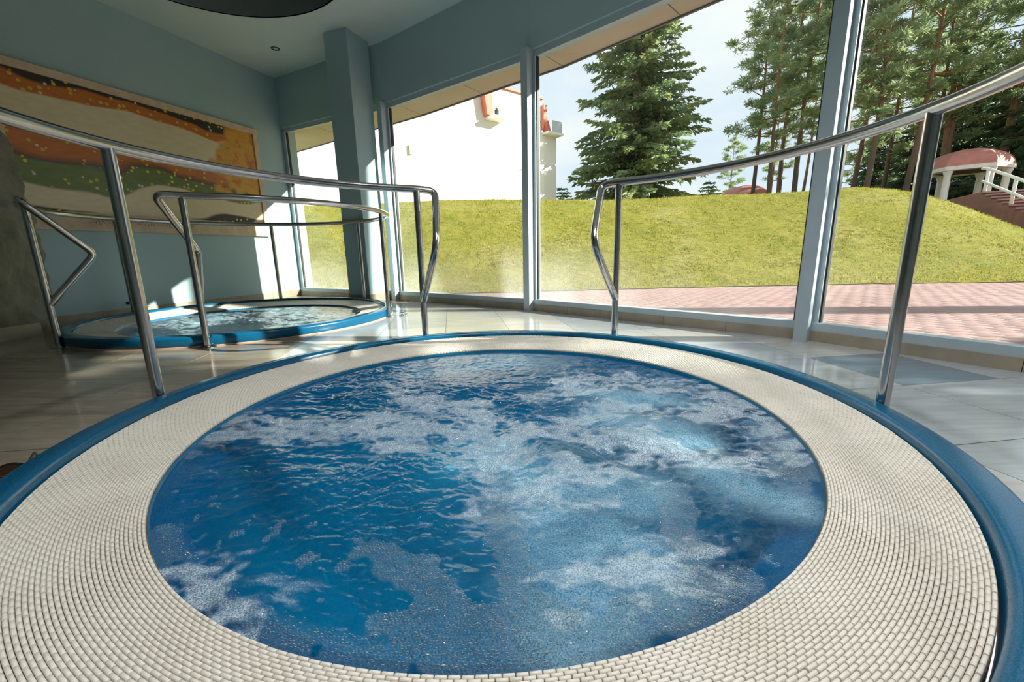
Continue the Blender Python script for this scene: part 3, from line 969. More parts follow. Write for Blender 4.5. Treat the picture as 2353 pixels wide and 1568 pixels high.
# water: wave height, foam and aeration as fields over the basin -------
BUB = [[(-0.223, -0.707), (-0.147, -0.75), (-0.088, -0.803), (-0.065, -0.849)], [(0.015, -0.448), (0.03, -0.595), (0.05, -0.72), (0.073, -0.807), (0.094, -0.844)],
       [(-0.116, -0.872), (-0.057, -0.849), (0.016, -0.883), (0.085, -0.877)], [(-0.054, -0.911), (0.018, -0.913), (0.103, -0.915), (0.189, -0.909)],
       [(-0.006, -0.939), (0.07, -0.941), (0.153, -0.929)], [(0.108, -0.844), (0.139, -0.886), (0.204, -0.902), (0.28, -0.873), (0.36, -0.85)],
       [(0.416, -0.638), (0.401, -0.718), (0.384, -0.795), (0.404, -0.834), (0.45, -0.816)], [(0.285, -0.857), (0.363, -0.842), (0.455, -0.807)],
       [(0.84, -0.435), (0.825, -0.388), (0.843, -0.284), (0.864, -0.158)], [(0.75, -0.533), (0.787, -0.41)], [(0.451, -0.523), (0.431, -0.623)]]
FOAM = [[(-0.693, -0.047), (-0.559, -0.109), (-0.406, -0.167), (-0.265, -0.221)], [(-0.4, 0.265), (-0.24, 0.101), (-0.06, -0.039), (-0.083, -0.131)],
        [(-0.455, -0.019), (-0.274, -0.122), (-0.12, -0.18)], [(-0.058, -0.245), (-0.001, -0.33), (0.091, -0.189), (0.368, -0.202), (0.54, -0.326), (0.685, -0.383)],
        [(0.685, -0.383), (0.834, -0.338), (0.92, -0.127), (0.93, 0.08)], [(0.878, 0.245), (0.913, 0.038), (0.92, -0.161)],
        [(0.273, -0.094), (0.467, 0.017), (0.64, -0.074), (0.838, -0.044)], [(0.194, 0.229), (0.57, 0.264), (0.818, 0.192)],
        [(0.304, 0.373), (0.549, 0.403), (0.793, 0.31)], [(-0.926, 0.005), (-0.762, -0.117), (-0.659, -0.086)], [(0.002, -0.403), (0.028, -0.508)],
        [(0.193, -0.78), (0.245, -0.791), (0.334, -0.762), (0.389, -0.705)], [(0.341, -0.416), (0.199, -0.433), (0.104, -0.492)],
        [(-0.93, -0.09), (-0.925, -0.206)], [(-0.566, -0.76), (-0.495, -0.812), (-0.412, -0.858)]]
MILK = [[(0.157, -0.599), (0.242, -0.661), (0.29, -0.715), (0.298, -0.772)], [(0.14, -0.453), (0.248, -0.477), (0.346, -0.519)],
        [(0.41, -0.022), (0.487, -0.174), (0.612, -0.213)], [(0.582, -0.447), (0.648, -0.511), (0.686, -0.567)], [(0.143, -0.854), (0.178, -0.819)],
        [(0.375, 0.219), (0.525, 0.106), (0.691, 0.097)], [(0.201, -0.736), (0.145, -0.711)]]
SPOTS = [(-0.66, -0.504), (-0.62, -0.523), (-0.661, -0.589), (-0.452, -0.629), (-0.383, -0.613), (-0.349, -0.741), (-0.273, -0.743), (-0.536, -0.638),
         (-0.555, -0.672), (-0.515, -0.728), (-0.791, -0.48), (-0.618, -0.683), (-0.275, -0.822), (-0.723, -0.52), (-0.526, -0.631), (-0.477, -0.385),
         (-0.278, -0.552), (0.457, -0.725), (0.544, -0.579), (0.476, -0.668), (0.535, -0.751), (0.544, -0.526), (0.51, -0.689), (0.521, -0.669),
         (0.616, -0.51), (-0.265, -0.673), (0.174, -0.841), (0.204, -0.8), (-0.70, -0.62), (-0.60, -0.70), (-0.80, -0.42), (-0.85, -0.33)]
UPW = [(0.492, -0.158, 0.020), (0.228, -0.466, 0.013), (0.123, -0.36, 0.010), (-0.152, -0.398, 0.007), (0.554, 0.208, 0.014), (-0.572, 0.334, 0.008)]

def capsule(x, y, lines, w):
    d = np.full(x.shape, 9.0, dtype=np.float32)
    for L in lines:
        for (a, b) in zip(L[:-1], L[1:]):
            ex, ey = b[0] - a[0], b[1] - a[1]
            t = np.clip(((x - a[0]) * ex + (y - a[1]) * ey) / (ex * ex + ey * ey), 0, 1)
            d = np.minimum(d, np.hypot(x - a[0] - t * ex, y - a[1] - t * ey))
    return np.clip(1 - d / w, 0, 1)
def warp(x, y, k=0.05, s=6.0):
    return x + (fbm(x * s + 3.1, y * s + 1.7, 3) - 0.5) * 2 * k, y + (fbm(x * s + 40.2, y * s + 20.5, 3) - 0.5) * 2 * k

def f_foam(x, y):
    xw, yw = warp(x, y, 0.07, 5)
    m = capsule(xw, yw, FOAM, 0.17)
    n = fbm(xw * 11, yw * 22, 5, 0.62)
    lace = 1 - np.abs(fbm(xw * 20 + 9, yw * 30, 3) - 0.5) * 5
    f = m * 0.95 + (n - 0.5) * 1.9 * sstep(0.0, 0.4, m) + 0.22 * lace * sstep(0.0, 0.5, m)
    return np.clip(sstep(0.42, 1.05, f), 0, 1) * (0.5 + 0.6 * fbm(x * 45, y * 60, 3))
def f_bub(x, y):
    xw, yw = warp(x, y, 0.02, 11)
    m = capsule(xw, yw, BUB, 0.062)
    n = fbm(x * 22 + 5, y * 22, 3)
    n2 = fbm(x * 48 + 3, y * 48, 3)
    b = sstep(0.26, 0.42, m + (n - 0.5) * 0.9 * sstep(0, 0.3, m))
    for (a, c) in SPOTS:
        b = np.maximum(b, (np.hypot((x - a), (y - c) * (1.0 + 0.5 * math.sin(a * 60))) < 0.040 * np.clip(n2 - 0.34, 0, 1) * (1 + 0.5 * math.cos(c * 50))).astype(float))
    edge = np.hypot(x, y)
    e2 = sstep(0.90, 0.935, edge) * (fbm(x * 9 + 2, y * 9, 3) > 0.56) * (y < 0.1)
    return np.maximum(b, e2 * 0.8)
def f_milk(x, y):
    xw, yw = warp(x, y, 0.06, 6)
    m = capsule(xw, yw, MILK, 0.17)
    right = sstep(-0.05, 0.35, x + (fbm(x * 3, y * 3, 3) - 0.5) * 0.5) * sstep(0.95, 0.55, np.hypot(x, y)) * 0.20
    return np.clip(sstep(0.12, 0.9, m) * (0.25 + 0.9 * fbm(xw * 9, yw * 14, 4)) + right * fbm(x * 10, y * 10, 4), 0, 1)
def f_height(x, y, lively=1.0):
    r = np.hypot(x, y)
    act = 0.42 + 0.58 * sstep(-0.75, 0.15, y + 0.45 * x + (fbm(x * 2.2, y * 2.2, 2) - 0.5) * 0.6)
    act = act * lively * (1 - 0.62 * sstep(0.22, 0.52, y - 0.35 * x) * sstep(0.65, 0.35, np.abs(x + 0.05)))
    xw, yw = warp(x, y, 0.05, 4)
    h = (fbm(xw * 4.5, yw * 6.5, 2) - 0.5) * 0.030
    rdg = 1 - np.abs(fbm(xw * 9 + 7, yw * 14 + 3, 3, 0.5) - 0.5) * 2
    h = h + (rdg - 0.8) * 0.016
    h = h + (fbm(xw * 24, yw * 34 + 11, 3, 0.55) - 0.5) * 0.0135
    h = h * act
    h = h + (fbm(xw * 62 + 31, yw * 88, 3) - 0.5) * 0.0062 * (0.45 + 0.55 * act) * sstep(0.30, 0.62, fbm(x * 4 + 2, y * 4 + 7, 2))
    for (a, b, k) in UPW:
        d = np.hypot(x - a, y - b)
        h = h + lively * k * np.exp(-(d / 0.13) ** 2) - lively * k * 0.45 * np.exp(-((d - 0.21) / 0.07) ** 2)
    return h * sstep(0.968, 0.88, r) * 0.9 + 0.0

WATER_Z = 0.002
def water_mesh(name, nr, nt, far=False):
    rr = 0.9675 * (np.linspace(0.0, 1.0, nr + 1)[1:]) ** 0.85
    th = np.linspace(0, 2 * math.pi, nt, endpoint=False)
    Rg, Tg = np.meshgrid(rr, th, indexing='ij')
    x, y = Rg * np.cos(Tg), Rg * np.sin(Tg)
    if far:
        fx, fy = -x, -y
        z = f_height(fx + 0.1, fy, 1.05); fo = f_foam(fx, fy) * 0.6; mk = np.clip(f_milk(fx, fy) + 0.25, 0, 1) * 0.8
    else:
        z = f_height(x, y); fo = np.maximum(f_foam(x, y), 0.12 * f_bub(x, y)); mk = f_milk(x, y)
    V = np.stack([x, y, z + WATER_Z], -1).reshape(-1, 3)
    V = np.vstack([V, [[0, 0, float(z[0].mean()) + WATER_Z]]])
    idx = np.arange(nr * nt).reshape(nr, nt)
    j = np.roll(np.arange(nt), -1)
    Fq = np.stack([idx[:-1], idx[1:], idx[1:][:, j], idx[:-1][:, j]], -1).reshape(-1, 4)
    me = mesh_np(name, V, Fq, M_WATER, True)
    for nm, a in (('foam', fo), ('milk', mk)):
        at = me.attributes.new(nm, 'FLOAT', 'POINT')
        at.data.foreach_set('value', np.append(a.ravel(), 0).astype(np.float32))
    return me
wa = link_mesh('pool_water', water_mesh('pool_water', 330, 1000), None, (TUB[0], TUB[1], 0))
tag(wa, 'churning blue water with white foam filling the foreground whirlpool', 'water', kind='stuff')
wb = link_mesh('pool_water', water_mesh('pool_water_far', 150, 420, True), None, (TUB2[0], TUB2[1], 0))
tag(wb, 'rippling teal water filling the whirlpool by the painting', 'water', kind='stuff')

# bubbles: half spheres instanced on points
def hexpts(sp, jit):
    n = int(0.97 / sp / 0.866) + 2
    i, j = np.meshgrid(np.arange(-n, n + 1), np.arange(-n, n + 1), indexing='ij')
    j = j * 1.0
    x = (i + 0.5 * (np.abs(j) % 2)) * sp; y = j * sp * 0.866
    x = x.ravel() + RNG.uniform(-jit, jit, x.size) * sp; y = y.ravel() + RNG.uniform(-jit, jit, y.size) * sp
    k = np.hypot(x, y) < 0.955
    return x[k], y[k]
BX, BY, BR = [], [], []
x, y = hexpts(0.0062, 0.20)
b = f_bub(x, y)
k = RNG.random(len(x)) < b * 0.93
big = sstep(-0.55, -0.88, y)
BX.append(x[k]); BY.append(y[k]); BR.append((0.0026 + 0.0012 * RNG.random(k.sum())) * (0.8 + 0.25 * big[k]))
x, y = hexpts(0.013, 0.35)
b = f_bub(x, y) * sstep(-0.6, -0.9, y)
k = RNG.random(len(x)) < b * 0.28
BX.append(x[k]); BY.append(y[k]); BR.append(0.0042 + 0.0042 * RNG.random(k.sum()) ** 3)
x, y = hexpts(0.0044, 0.25)
fo = f_foam(x, y) + 0.35 * f_milk(x, y)
k = (RNG.random(len(x)) < fo * 0.62 * sstep(0.5, 0.0, y))
BX.append(x[k]); BY.append(y[k]); BR.append(0.0011 + 0.0011 * RNG.random(k.sum()))
bx, by, br = np.concatenate(BX), np.concatenate(BY), np.concatenate(BR)
bz = f_height(bx, by) + WATER_Z
me = bpy.data.meshes.new('foam_bubbles')
me.vertices.add(len(bx))
me.vertices.foreach_set('co', np.stack([bx, by, bz], -1).astype(np.float32).ravel())
at = me.attributes.new('rad', 'FLOAT', 'POINT')
at.data.foreach_set('value', br.astype(np.float32))
me.materials.append(M_BUBBLE)
bub = link_mesh('foam_bubbles', me, None, (TUB[0], TUB[1], 0))
tag(bub, 'clusters of clear bubbles floating on the foreground whirlpool', 'bubbles', kind='stuff')
ng = bpy.data.node_groups.new('bubbles_on_points', 'GeometryNodeTree')
ng.interface.new_socket('Geometry', in_out='INPUT', socket_type='NodeSocketGeometry')
ng.interface.new_socket('Geometry', in_out='OUTPUT', socket_type='NodeSocketGeometry')
gi, go = ng.nodes.new('NodeGroupInput'), ng.nodes.new('NodeGroupOutput')
m2p = ng.nodes.new('GeometryNodeMeshToPoints')
iop = ng.nodes.new('GeometryNodeInstanceOnPoints')
ico = ng.nodes.new('GeometryNodeMeshIcoSphere'); ico.inputs['Subdivisions'].default_value = 3; ico.inputs['Radius'].default_value = 1.0
sm = ng.nodes.new('GeometryNodeSetShadeSmooth')
stm = ng.nodes.new('GeometryNodeSetMaterial'); stm.inputs['Material'].default_value = M_BUBBLE
na = ng.nodes.new('GeometryNodeInputNamedAttribute'); na.data_type = 'FLOAT'; na.inputs['Name'].default_value = 'rad'
ng.links.new(gi.outputs[0], m2p.inputs[0])
ng.links.new(m2p.outputs[0], iop.inputs['Points'])
ng.links.new(ico.outputs[0], sm.inputs[0]); ng.links.new(sm.outputs[0], stm.inputs['Geometry'])
ng.links.new(stm.outputs[0], iop.inputs['Instance'])
ng.links.new([s for s in na.outputs if s.enabled][0], iop.inputs['Scale'])
ng.links.new(iop.outputs[0], go.inputs[0])
md = bub.modifiers.new('bubbles', 'NODES'); md.node_group = ng
print('bubbles', len(bx))

# ------------------------------------------------------------------ steel railings around the whirlpools
RAIL_Z, RAIL_R, TUBE, POST = 0.963, 1.305, 0.0215, 0.0195
def railing(name, c, a0, a1, posts, end0, end1, label, bends=(0.06, 0.13)):
    """top rail from angle a0 to a1 (degrees, increasing); loops at the ends named by end0/end1"""
    t = empty(name, (c[0], c[1], 0))
    tag(t, label, 'railing', 'steel whirlpool railings')
    pol = lambda a, r=RAIL_R: (r * math.cos(math.radians(a)), r * math.sin(math.radians(a)))
    arc = [(*pol(a), RAIL_Z) for a in np.linspace(a0, a1, max(8, int((a1 - a0) / 3)))]
    def loop(a, s):
        er = (math.cos(math.radians(a)), math.sin(math.radians(a))); et = (-er[1] * s, er[0] * s)
        q = lambda ta, ra, z: (er[0] * (RAIL_R + ra) + et[0] * ta, er[1] * (RAIL_R + ra) + et[1] * ta, z)
        return [q(0.03, 0.0, RAIL_Z), q(0.125, 0.05, RAIL_Z), q(0.045, -0.275, 0.625), q(0.0, -0.002, 0.29)]
    if end1:
        L = loop(a1, +1)
        arc = arc + round_path([arc[-1]] + L[1:], bends, 10)[1:]
    if end0:
        L = loop(a0, -1)
        arc = round_path([arc[0]] + L[1:], bends, 10)[1:][::-1] + arc
    MB().tube(arc, TUBE, 18).build('handrail', M_STEEL, t, True, 0.9)
    fl_me = MB().lathe([(0.0205, 0.014), (0.024, 0.010), (0.046, 0.006), (0.050, 0.003), (0.050, 0.0), (0.0205, 0.0)], 36, (0, 0), True)
    for a in posts:
        x, y = pol(a)
        p = MB().tube([(0, 0, 0), (0, 0, RAIL_Z - 0.01)], POST, 22, True).build('post', M_STEEL, t, True, 0.9, (x, y, 0))
        MB().add(fl_me.v, fl_me.f).build('flange', M_STEEL, p, True, 0.6)
    return t
railing('curved_railing', TUB, 112.3, 222, (112.3, 175.8, 218), True, False, 'long curved steel railing left of the foreground whirlpool')
railing('curved_railing', TUB, -48, 57.5, (57.5, -5.3, -44), False, True, 'curved steel railing right of the foreground whirlpool')
railing('curved_railing', TUB2, -70.3, 239.7, (-70.3, -1.0, 58, 108, 172, 239.7), True, True, 'steel railing ringing the whirlpool by the painting', (0.05, 0.06))

# ------------------------------------------------------------------ loose things
ff = empty('floor_fitting', (-1.06, 3.98, 0), 0.4)
tag(ff, 'small chrome floor fitting beside the far railing post', 'fitting')
MB().lathe([(0.001, 0.0), (0.03, 0.0), (0.03, 0.006), (0.022, 0.012), (0.001, 0.012)], 24, (0, 0)).build('base', M_CHROME, ff, True, 0.6)
MB().tube(round_path([(-0.02, 0, 0.01), (-0.02, 0, 0.03), (0.02, 0, 0.03), (0.02, 0, 0.01)], [0.01, 0.01], 5), 0.005, 10).build('grip', M_CHROME, ff, True)
MB().tube([(0.03, 0.01, 0.006), (0.05, 0.02, 0.012)], 0.006, 10).build('pin', M_CHROME, ff, True)

sg = empty('sunglasses', (-1.409, 1.02, 0.0), math.radians(40))
tag(sg, 'dark glossy sunglasses lying on the blue rim at the left edge', 'sunglasses')
M_SHADE = simple('black_gloss_plastic', (0.01, 0.009, 0.008), 0.12)
M_LENS = simple('amber_brown_lens', (0.07, 0.03, 0.01), 0.06)
for s in (-1, 1):
    lm = MB()
    n = 22
    pts = [(0.027 * math.cos(a) * (1 + 0.12 * math.cos(2 * a)), 0.019 * math.sin(a)) for a in np.linspace(0, 2 * math.pi, n, endpoint=False)]
    lm.add([(s * 0.034 + p[0], -0.003, 0.021 + p[1]) for p in pts] + [(s * 0.034 + p[0], 0.0, 0.021 + p[1]) for p in pts],
           [tuple(range(n)), tuple(range(n, 2 * n))[::-1]] + [(i, n + i, n + (i + 1) % n, (i + 1) % n) for i in range(n)])
    lm.build('lens', M_LENS, sg)
    MB().tube([(s * 0.034 + p[0], -0.0015, 0.021 + p[1]) for p in pts + pts[:1]], 0.0028, 8).build('lens_rim', M_SHADE, sg, True)
    MB().tube(round_path([(s * 0.064, 0, 0.030), (s * 0.067, 0.015, 0.030), (s * 0.064, 0.10, 0.026), (s * 0.06, 0.135, 0.004)], [0.008, 0.02], 5), 0.0032, 8).build('temple', M_SHADE, sg, True)
MB().tube(round_path([(-0.010, 0, 0.026), (0, -0.002, 0.031), (0.010, 0, 0.026)], [0.01], 6), 0.0026, 8).build('bridge', M_SHADE, sg, True)

# ------------------------------------------------------------------ outdoors
GZ = -0.08                                   # level of the paved forecourt
def flank(x, y): return (x - 17.6) * 0.88 - (y - 16.4) * 0.48
def ground_h(x, y):
    base = 7.0 + 0.06 * np.clip(-x, 0, 20) + 0.25 * np.sin(x * 0.35)
    rise = sstep(0.0, 6.0, y - base)
    rise = 0.35 * np.clip((y - base) / 6.0, 0, 1) + 0.65 * rise
    f = flank(x, y)
    fall = sstep(2.6, -4.6, f)
    und = (fbm(x * 0.35 + 3, y * 0.35 + 8, 3) - 0.5) * 0.35
    return GZ + (2.16 + und * 0.7 + 0.05 * np.clip(x - 3, 0, 9) * 0.35) * rise * fall + 0.012

# grassed mound
xs = np.concatenate([np.linspace(-45, -12, 40), np.linspace(-11.6, 20, 180), np.linspace(20.6, 60, 50)])
ys = np.concatenate([np.linspace(6.3, 16, 110), np.linspace(16.4, 70, 70)])
Xg, Yg = np.meshgrid(xs, ys, indexing='ij')
Zg = ground_h(Xg, Yg) + (fbm(Xg * 2.5, Yg * 2.5, 3) - 0.5) * 0.06 * sstep(7.2, 8.5, Yg)
idx = np.arange(Xg.size).reshape(Xg.shape)
Fq = np.stack([idx[:-1, :-1], idx[1:, :-1], idx[1:, 1:], idx[:-1, 1:]], -1).reshape(-1, 4)
yc = (Yg[:-1, :-1] + Yg[1:, 1:]) / 2; xc = (Xg[:-1, :-1] + Xg[1:, 1:]) / 2
keep = (yc > 6.95 + 0.06 * np.clip(-xc, 0, 20) + 0.25 * np.sin(xc * 0.35)).ravel()
mound = link_mesh('grass_mound', mesh_np('grass_mound', np.stack([Xg, Yg, Zg], -1).reshape(-1, 3), Fq[keep], M_GRASS, True))
tag(mound, 'long grassy bank rising behind the windows', 'grass bank', kind='structure')
# grass tufts
N = 90000
gx = RNG.uniform(-9, 17, N); gy = 6.9 + RNG.random(N) ** 1.3 * 8.5
ok = gy > 7.0 + 0.06 * np.clip(-gx, 0, 20) + 0.25 * np.sin(gx * 0.35)
gx, gy = gx[ok], gy[ok]
gz = ground_h(gx, gy)
N = len(gx)
h = RNG.uniform(0.02, 0.055, N); a = RNG.uniform(0, 2 * math.pi, N); w = RNG.uniform(0.006, 0.014, N)
lx, ly = RNG.normal(0, 0.03, N), RNG.normal(0, 0.03, N)
V = np.stack([np.stack([gx - w * np.cos(a), gy - w * np.sin(a), gz - 0.01], -1), np.stack([gx + w * np.cos(a), gy + w * np.sin(a), gz - 0.01], -1),
              np.stack([gx + lx, gy + ly, gz + h], -1)], 1).reshape(-1, 3)
gb = link_mesh('grass_blades', mesh_np('grass_blades', V, np.arange(3 * N).reshape(N, 3), M_BLADE))
tag(gb, 'short yellow-green grass blades covering the bank', 'grass', kind='stuff')

# paved forecourt: bed plus clay pavers; the largest-looking pavers are single parts
pm_ = MB()
for i in range(6):
    vn0, vn1 = vert_normal(i), vert_normal(i + 1)
    a, b = off(i, 0.15), off(i + 1, 0.15)
    c, d = (b[0] + vn1[0] * 45, b[1] + vn1[1] * 45), (a[0] + vn0[0] * 45, a[1] + vn0[1] * 45)
    pm_.add([(*p, GZ - 0.006) for p in (a, b, c, d)], [(0, 1, 2, 3)])
pm_.add([(*p, GZ - 0.006) for p in (off(6, 0.15), (off(6, 0.15)[0], -40), (55, -40), (off(6, 0.15)[0] + vert_normal(6)[0] * 45, off(6, 0.15)[1] + vert_normal(6)[1] * 45))], [(0, 1, 2, 3)])
pave = pm_.build('forecourt_paving', M_PAVESAND)
tag(pave, 'red clay paving outside the windows', 'paving', kind='structure')
PA = math.radians(4)
pe, pn = (math.cos(PA), math.sin(PA)), (-math.sin(PA), math.cos(PA))
PL, PW = 0.20, 0.10
cand = []
for i in range(-60, 60):
    for j in range(-90, 120):
        a, b = (i + 0.5 * (j % 2)) * PL, j * PW
        x, y = 4.0 + a * pe[0] + b * pn[0], 4.0 + a * pe[1] + b * pn[1]
        cand.append((x, y))
cand = np.array(cand)
def outside(p):
    m = np.full(len(p), -9.0)
    for i in range(6):
        u, n = seg_frame(i)
        m = np.maximum(m, (p[:, 0] - GL[i][0]) * n[0] + (p[:, 1] - GL[i][1]) * n[1])
    return m
edge = 6.95 + 0.06 * np.clip(-cand[:, 0], 0, 20) + 0.25 * np.sin(cand[:, 0] * 0.35)
sel = (outside(cand) > 0.35) & (cand[:, 1] < edge + 0.1) & (cand[:, 1] > 0.2) & (cand[:, 0] > -4)
cand = cand[sel]
uu, vv, dd = cam_px(np.c_[cand, np.full(len(cand), GZ)])
ok = (dd > 0.1) & (uu > -150) & (uu < 2500)
cand, uu, dd = cand[ok], uu[ok], dd[ok]
dd2 = np.where((uu > 0) & (uu < 2353), np.hypot(cand[:, 0], cand[:, 1]), 99)
o_ = np.argsort(dd2)
bt = np.array([(-.0985, -.0485, -.03), (.0985, -.0485, -.03), (.0985, .0485, -.03), (-.0985, .0485, -.03), (-.0985, -.0485, -.0015), (.0985, -.0485, -.0015), (.0985, .0485, -.0015), (-.0985, .0485, -.0015),
               (-.0955, -.0455, 0), (.0955, -.0455, 0), (.0955, .0455, 0), (-.0955, .0455, 0)])
bf = np.array([(0, 1, 5, 4), (1, 2, 6, 5), (2, 3, 7, 6), (3, 0, 4, 7), (4, 5, 9, 8), (5, 6, 10, 9), (6, 7, 11, 10), (7, 4, 8, 11), (8, 9, 10, 11)])
pv_me = mesh_np('paver', bt, bf, M_PAVER)
for k in o_[:300]:
    link_mesh('paver', pv_me, pave, (cand[k, 0], cand[k, 1], GZ + random.gauss(0, 0.0005)), PA)
rest = cand[o_[300:]]
R2 = np.array([[pe[0], pe[1]], [pn[0], pn[1]]])
bw = np.c_[bt[:, :2] @ R2, bt[:, 2]]
jz = RNG.normal(0, 0.0006, len(rest))
V = (bw[None] + np.c_[rest, GZ + jz][:, None, :]).reshape(-1, 3)
Fb = (bf[None] + (np.arange(len(rest)) * 12)[:, None, None]).reshape(-1, 4)
o = link_mesh('paver_field', mesh_np('paver_field', V, Fb, M_PAVER), pave); o['kind'] = 'stuff'

def polar(az, d):
    a = math.radians(az)
    return d * math.sin(a), d * math.cos(a)

# white building ------------------------------------------------------
bl = empty('white_building', (3.535 * 0.652, 32.81 * 0.652, 0.2), math.radians(218))      # local x runs along the facade to the left, y out of it
bl.scale = (0.652, 0.652, 0.652)
tag(bl, 'sunlit white rendered building with red trim behind the grass bank', 'building')
MB().box(1.45, 6.25, -12, 0, -0.2, 11.0).build('main_wall', M_WHITEWALL, bl)
MB().box(6.25, 32, -12, 0, -0.2, 14.5).build('tall_wall', M_WHITEWALL, bl)
MB().box(0.0, 1.45, -12, 0, -0.2, 8.75).build('side_wall', M_WHITEWALL, bl)
MB().box(1.40, 6.25, -12, 0.14, 11.0, 11.14).build('roof_edge', M_REDTRIM, bl)
def fin(x0, z0, x1, z1, wd):
    V = [(x0, 0.5, z0), (x0 + wd, 0.5, z0), (x1 + wd * 0.8, 0.5, z1), (x1, 0.5, z1)]
    return MB().add(V + [(v[0], -0.02, v[2]) for v in V], [(3, 2, 1, 0), (4, 5, 6, 7), (1, 5, 4, 0), (2, 6, 5, 1), (3, 7, 6, 2), (0, 4, 7, 3)])
fin(6.2, 11.2, 6.0, 9.1, 0.6).build('red_fin', M_REDTRIM, bl)
MB().box(5.1, 6.3, -0.02, 0.8, 8.92, 9.08).build('balcony_slab', M_WHITEWALL, bl)
MB().lathe([(0.001, 9.08), (0.11, 9.08), (0.13, 9.2), (0.15, 9.45), (0.001, 9.45)], 14, (5.75, 0.5)).build('balcony_planter', simple('dark_green_planter', (0.06, 0.10, 0.08), 0.7), bl, True, 0.6)
m = MB()
for k in range(9):
    m.tube([(5.75 + 0.03 * math.cos(k), 0.5 + 0.03 * math.sin(k), 9.42), (5.75 + 0.16 * math.cos(k * 2.1), 0.5 + 0.16 * math.sin(k * 2.1), 9.62 + 0.05 * (k % 3))], 0.03, 5, True, [0.035, 0.012])
m.build('balcony_plant', M_SHRUB, bl)
MB().box(5.32, 5.37, 0.70, 0.75, 9.08, 9.75).build('balcony_post', M_GREYPANEL, bl)
MB().box(1.22, 1.50, -0.4, 0.3, 9.1, 10.62).build('red_fin', M_REDTRIM, bl)
fin(1.25, 9.6, 1.0, 8.9, 0.33).build('red_fin', M_REDTRIM, bl)
MB().box(-0.05, 1.40, -0.3, 0.7, 8.72, 8.87).build('balcony_slab', M_WHITEWALL, bl)
MB().box(0.05, 1.0, 0.60, 0.63, 8.87, 9.62).build('railing_panel', M_GREYPANEL, bl)
MB().box(0.02, 0.05, -0.3, 0.63, 8.87, 9.62).build('railing_panel', M_GREYPANEL, bl)
MB().box(11.6, 11.75, 0.0, 0.14, 6.2, 6.7).build('wall_lamp', simple('lamp_beige', (0.5, 0.42, 0.28), 0.6), bl)

# pavilions -----------------------------------------------------------
def pavilion(loc, rz, label):
    t = empty('domed_pavilion', loc, rz)
    tag(t, label, 'pavilion', 'domed garden pavilions')
    R, n = 1.62, 6
    hexa = lambda r, z: [(r * math.cos(2 * math.pi * k / n), r * math.sin(2 * math.pi * k / n), z) for k in range(n)]
    for k in range(n):
        a = 2 * math.pi * k / n
        x, y = (R - 0.25) * math.cos(a), (R - 0.25) * math.sin(a)
        c = MB().lathe([(0.001, 0), (0.20, 0), (0.20, 0.10), (0.15, 0.14), (0.135, 1.0), (0.125, 1.75), (0.17, 1.84), (0.19, 1.95), (0.001, 1.95)], 16, (x, y))
        c.build('column', M_WHITEPAINT, t, True, 0.6)
    m = MB()
    o_, i_ = hexa(R, 0), hexa(R - 0.45, 0)
    V = [(p[0], p[1], z) for z in (1.95, 2.12) for p in o_] + [(p[0], p[1], z) for z in (1.95, 2.12) for p in i_]
    Fs = []
    for k in range(n):
        l = (k + 1) % n
        Fs += [(k, l, n + l, n + k), (2 * n + l, 2 * n + k, 3 * n + k, 3 * n + l), (l, k, 2 * n + k, 2 * n + l), (n + k, n + l, 3 * n + l, 3 * n + k)]
    m.add(V, Fs); m.build('cornice', M_WHITEPAINT, t)
    m = MB()
    V = []
    S = 9
    for s in range(S):
        e = math.pi / 2 * s / S
        V += hexa((R - 0.03) * math.cos(e), 2.12 + 0.86 * math.sin(e))
    V.append((0, 0, 2.98))
    Fs = [(s * n + k, s * n + (k + 1) % n, (s + 1) * n + (k + 1) % n, (s + 1) * n + k) for s in range(S - 1) for k in range(n)]
    Fs += [((S - 1) * n + k, (S - 1) * n + (k + 1) % n, S * n) for k in range(n)]
    m.add(V, Fs); m.build('dome', M_DOME, t)
    MB().add(hexa(R - 0.1, 1.98), [tuple(range(n))]).build('underside', M_DARKWOOD, t)
    return t
x, y = polar(46.15, 30.5)
pavilion((x, y, 1.98), 0.35, 'domed pavilion with white columns at the right beside the steps')
x, y = polar(28.6, 32.0)
pavilion((x, y, 1.52), 0.8, 'red pavilion dome peeping over the grass bank left of the window post')

# brick steps with white handrails -----------------------------------
st = empty('brick_steps', (17.6, 16.4, 0), 0)
tag(st, 'dark red brick steps climbing to the pavilion at the right', 'steps')
sd, sw = (-0.477, -0.879), (0.879, -0.477)
for k in range(16):
    zt = 2.42 - 0.125 * k
    MB().obox((0, 0), sd, sw, k * 0.42, (k + 1) * 0.42 + 0.03, 0.02, 5.5, zt - 0.6, zt).build('step', M_STEPBRICK, st)
    MB().obox((0, 0), sd, sw, (k + 1) * 0.42 - 0.02, (k + 1) * 0.42 + 0.075, 0.02, 5.5, zt - 0.045, zt + 0.004).build('nosing', M_PAVER, st)
MB().obox((0, 0), sd, sw, -4.5, 0.0, 0.02, 5.5, 1.8, 2.42).build('landing', M_STEPBRICK, st)
hr = empty('stair_handrail', (17.6, 16.4, 0))
tag(hr, 'white pipe handrail beside the brick steps', 'handrail')
P = lambda s, z: (sd[0] * s + sw[0] * 0.15, sd[1] * s + sw[1] * 0.15, z)
rz_ = lambda s: 2.42 - 0.298 * max(0, s)
MB().tube([P(-0.2, rz_(0) + 0.9), P(0.2, rz_(0.2) + 0.9), P(6.4, rz_(6.4) + 0.9)], 0.05, 8).build('top_rail', M_WHITEPAINT, hr, True)
MB().tube([P(0.0, rz_(0) + 0.42), P(6.4, rz_(6.4) + 0.42)], 0.045, 8).build('mid_rail', M_WHITEPAINT, hr, True)
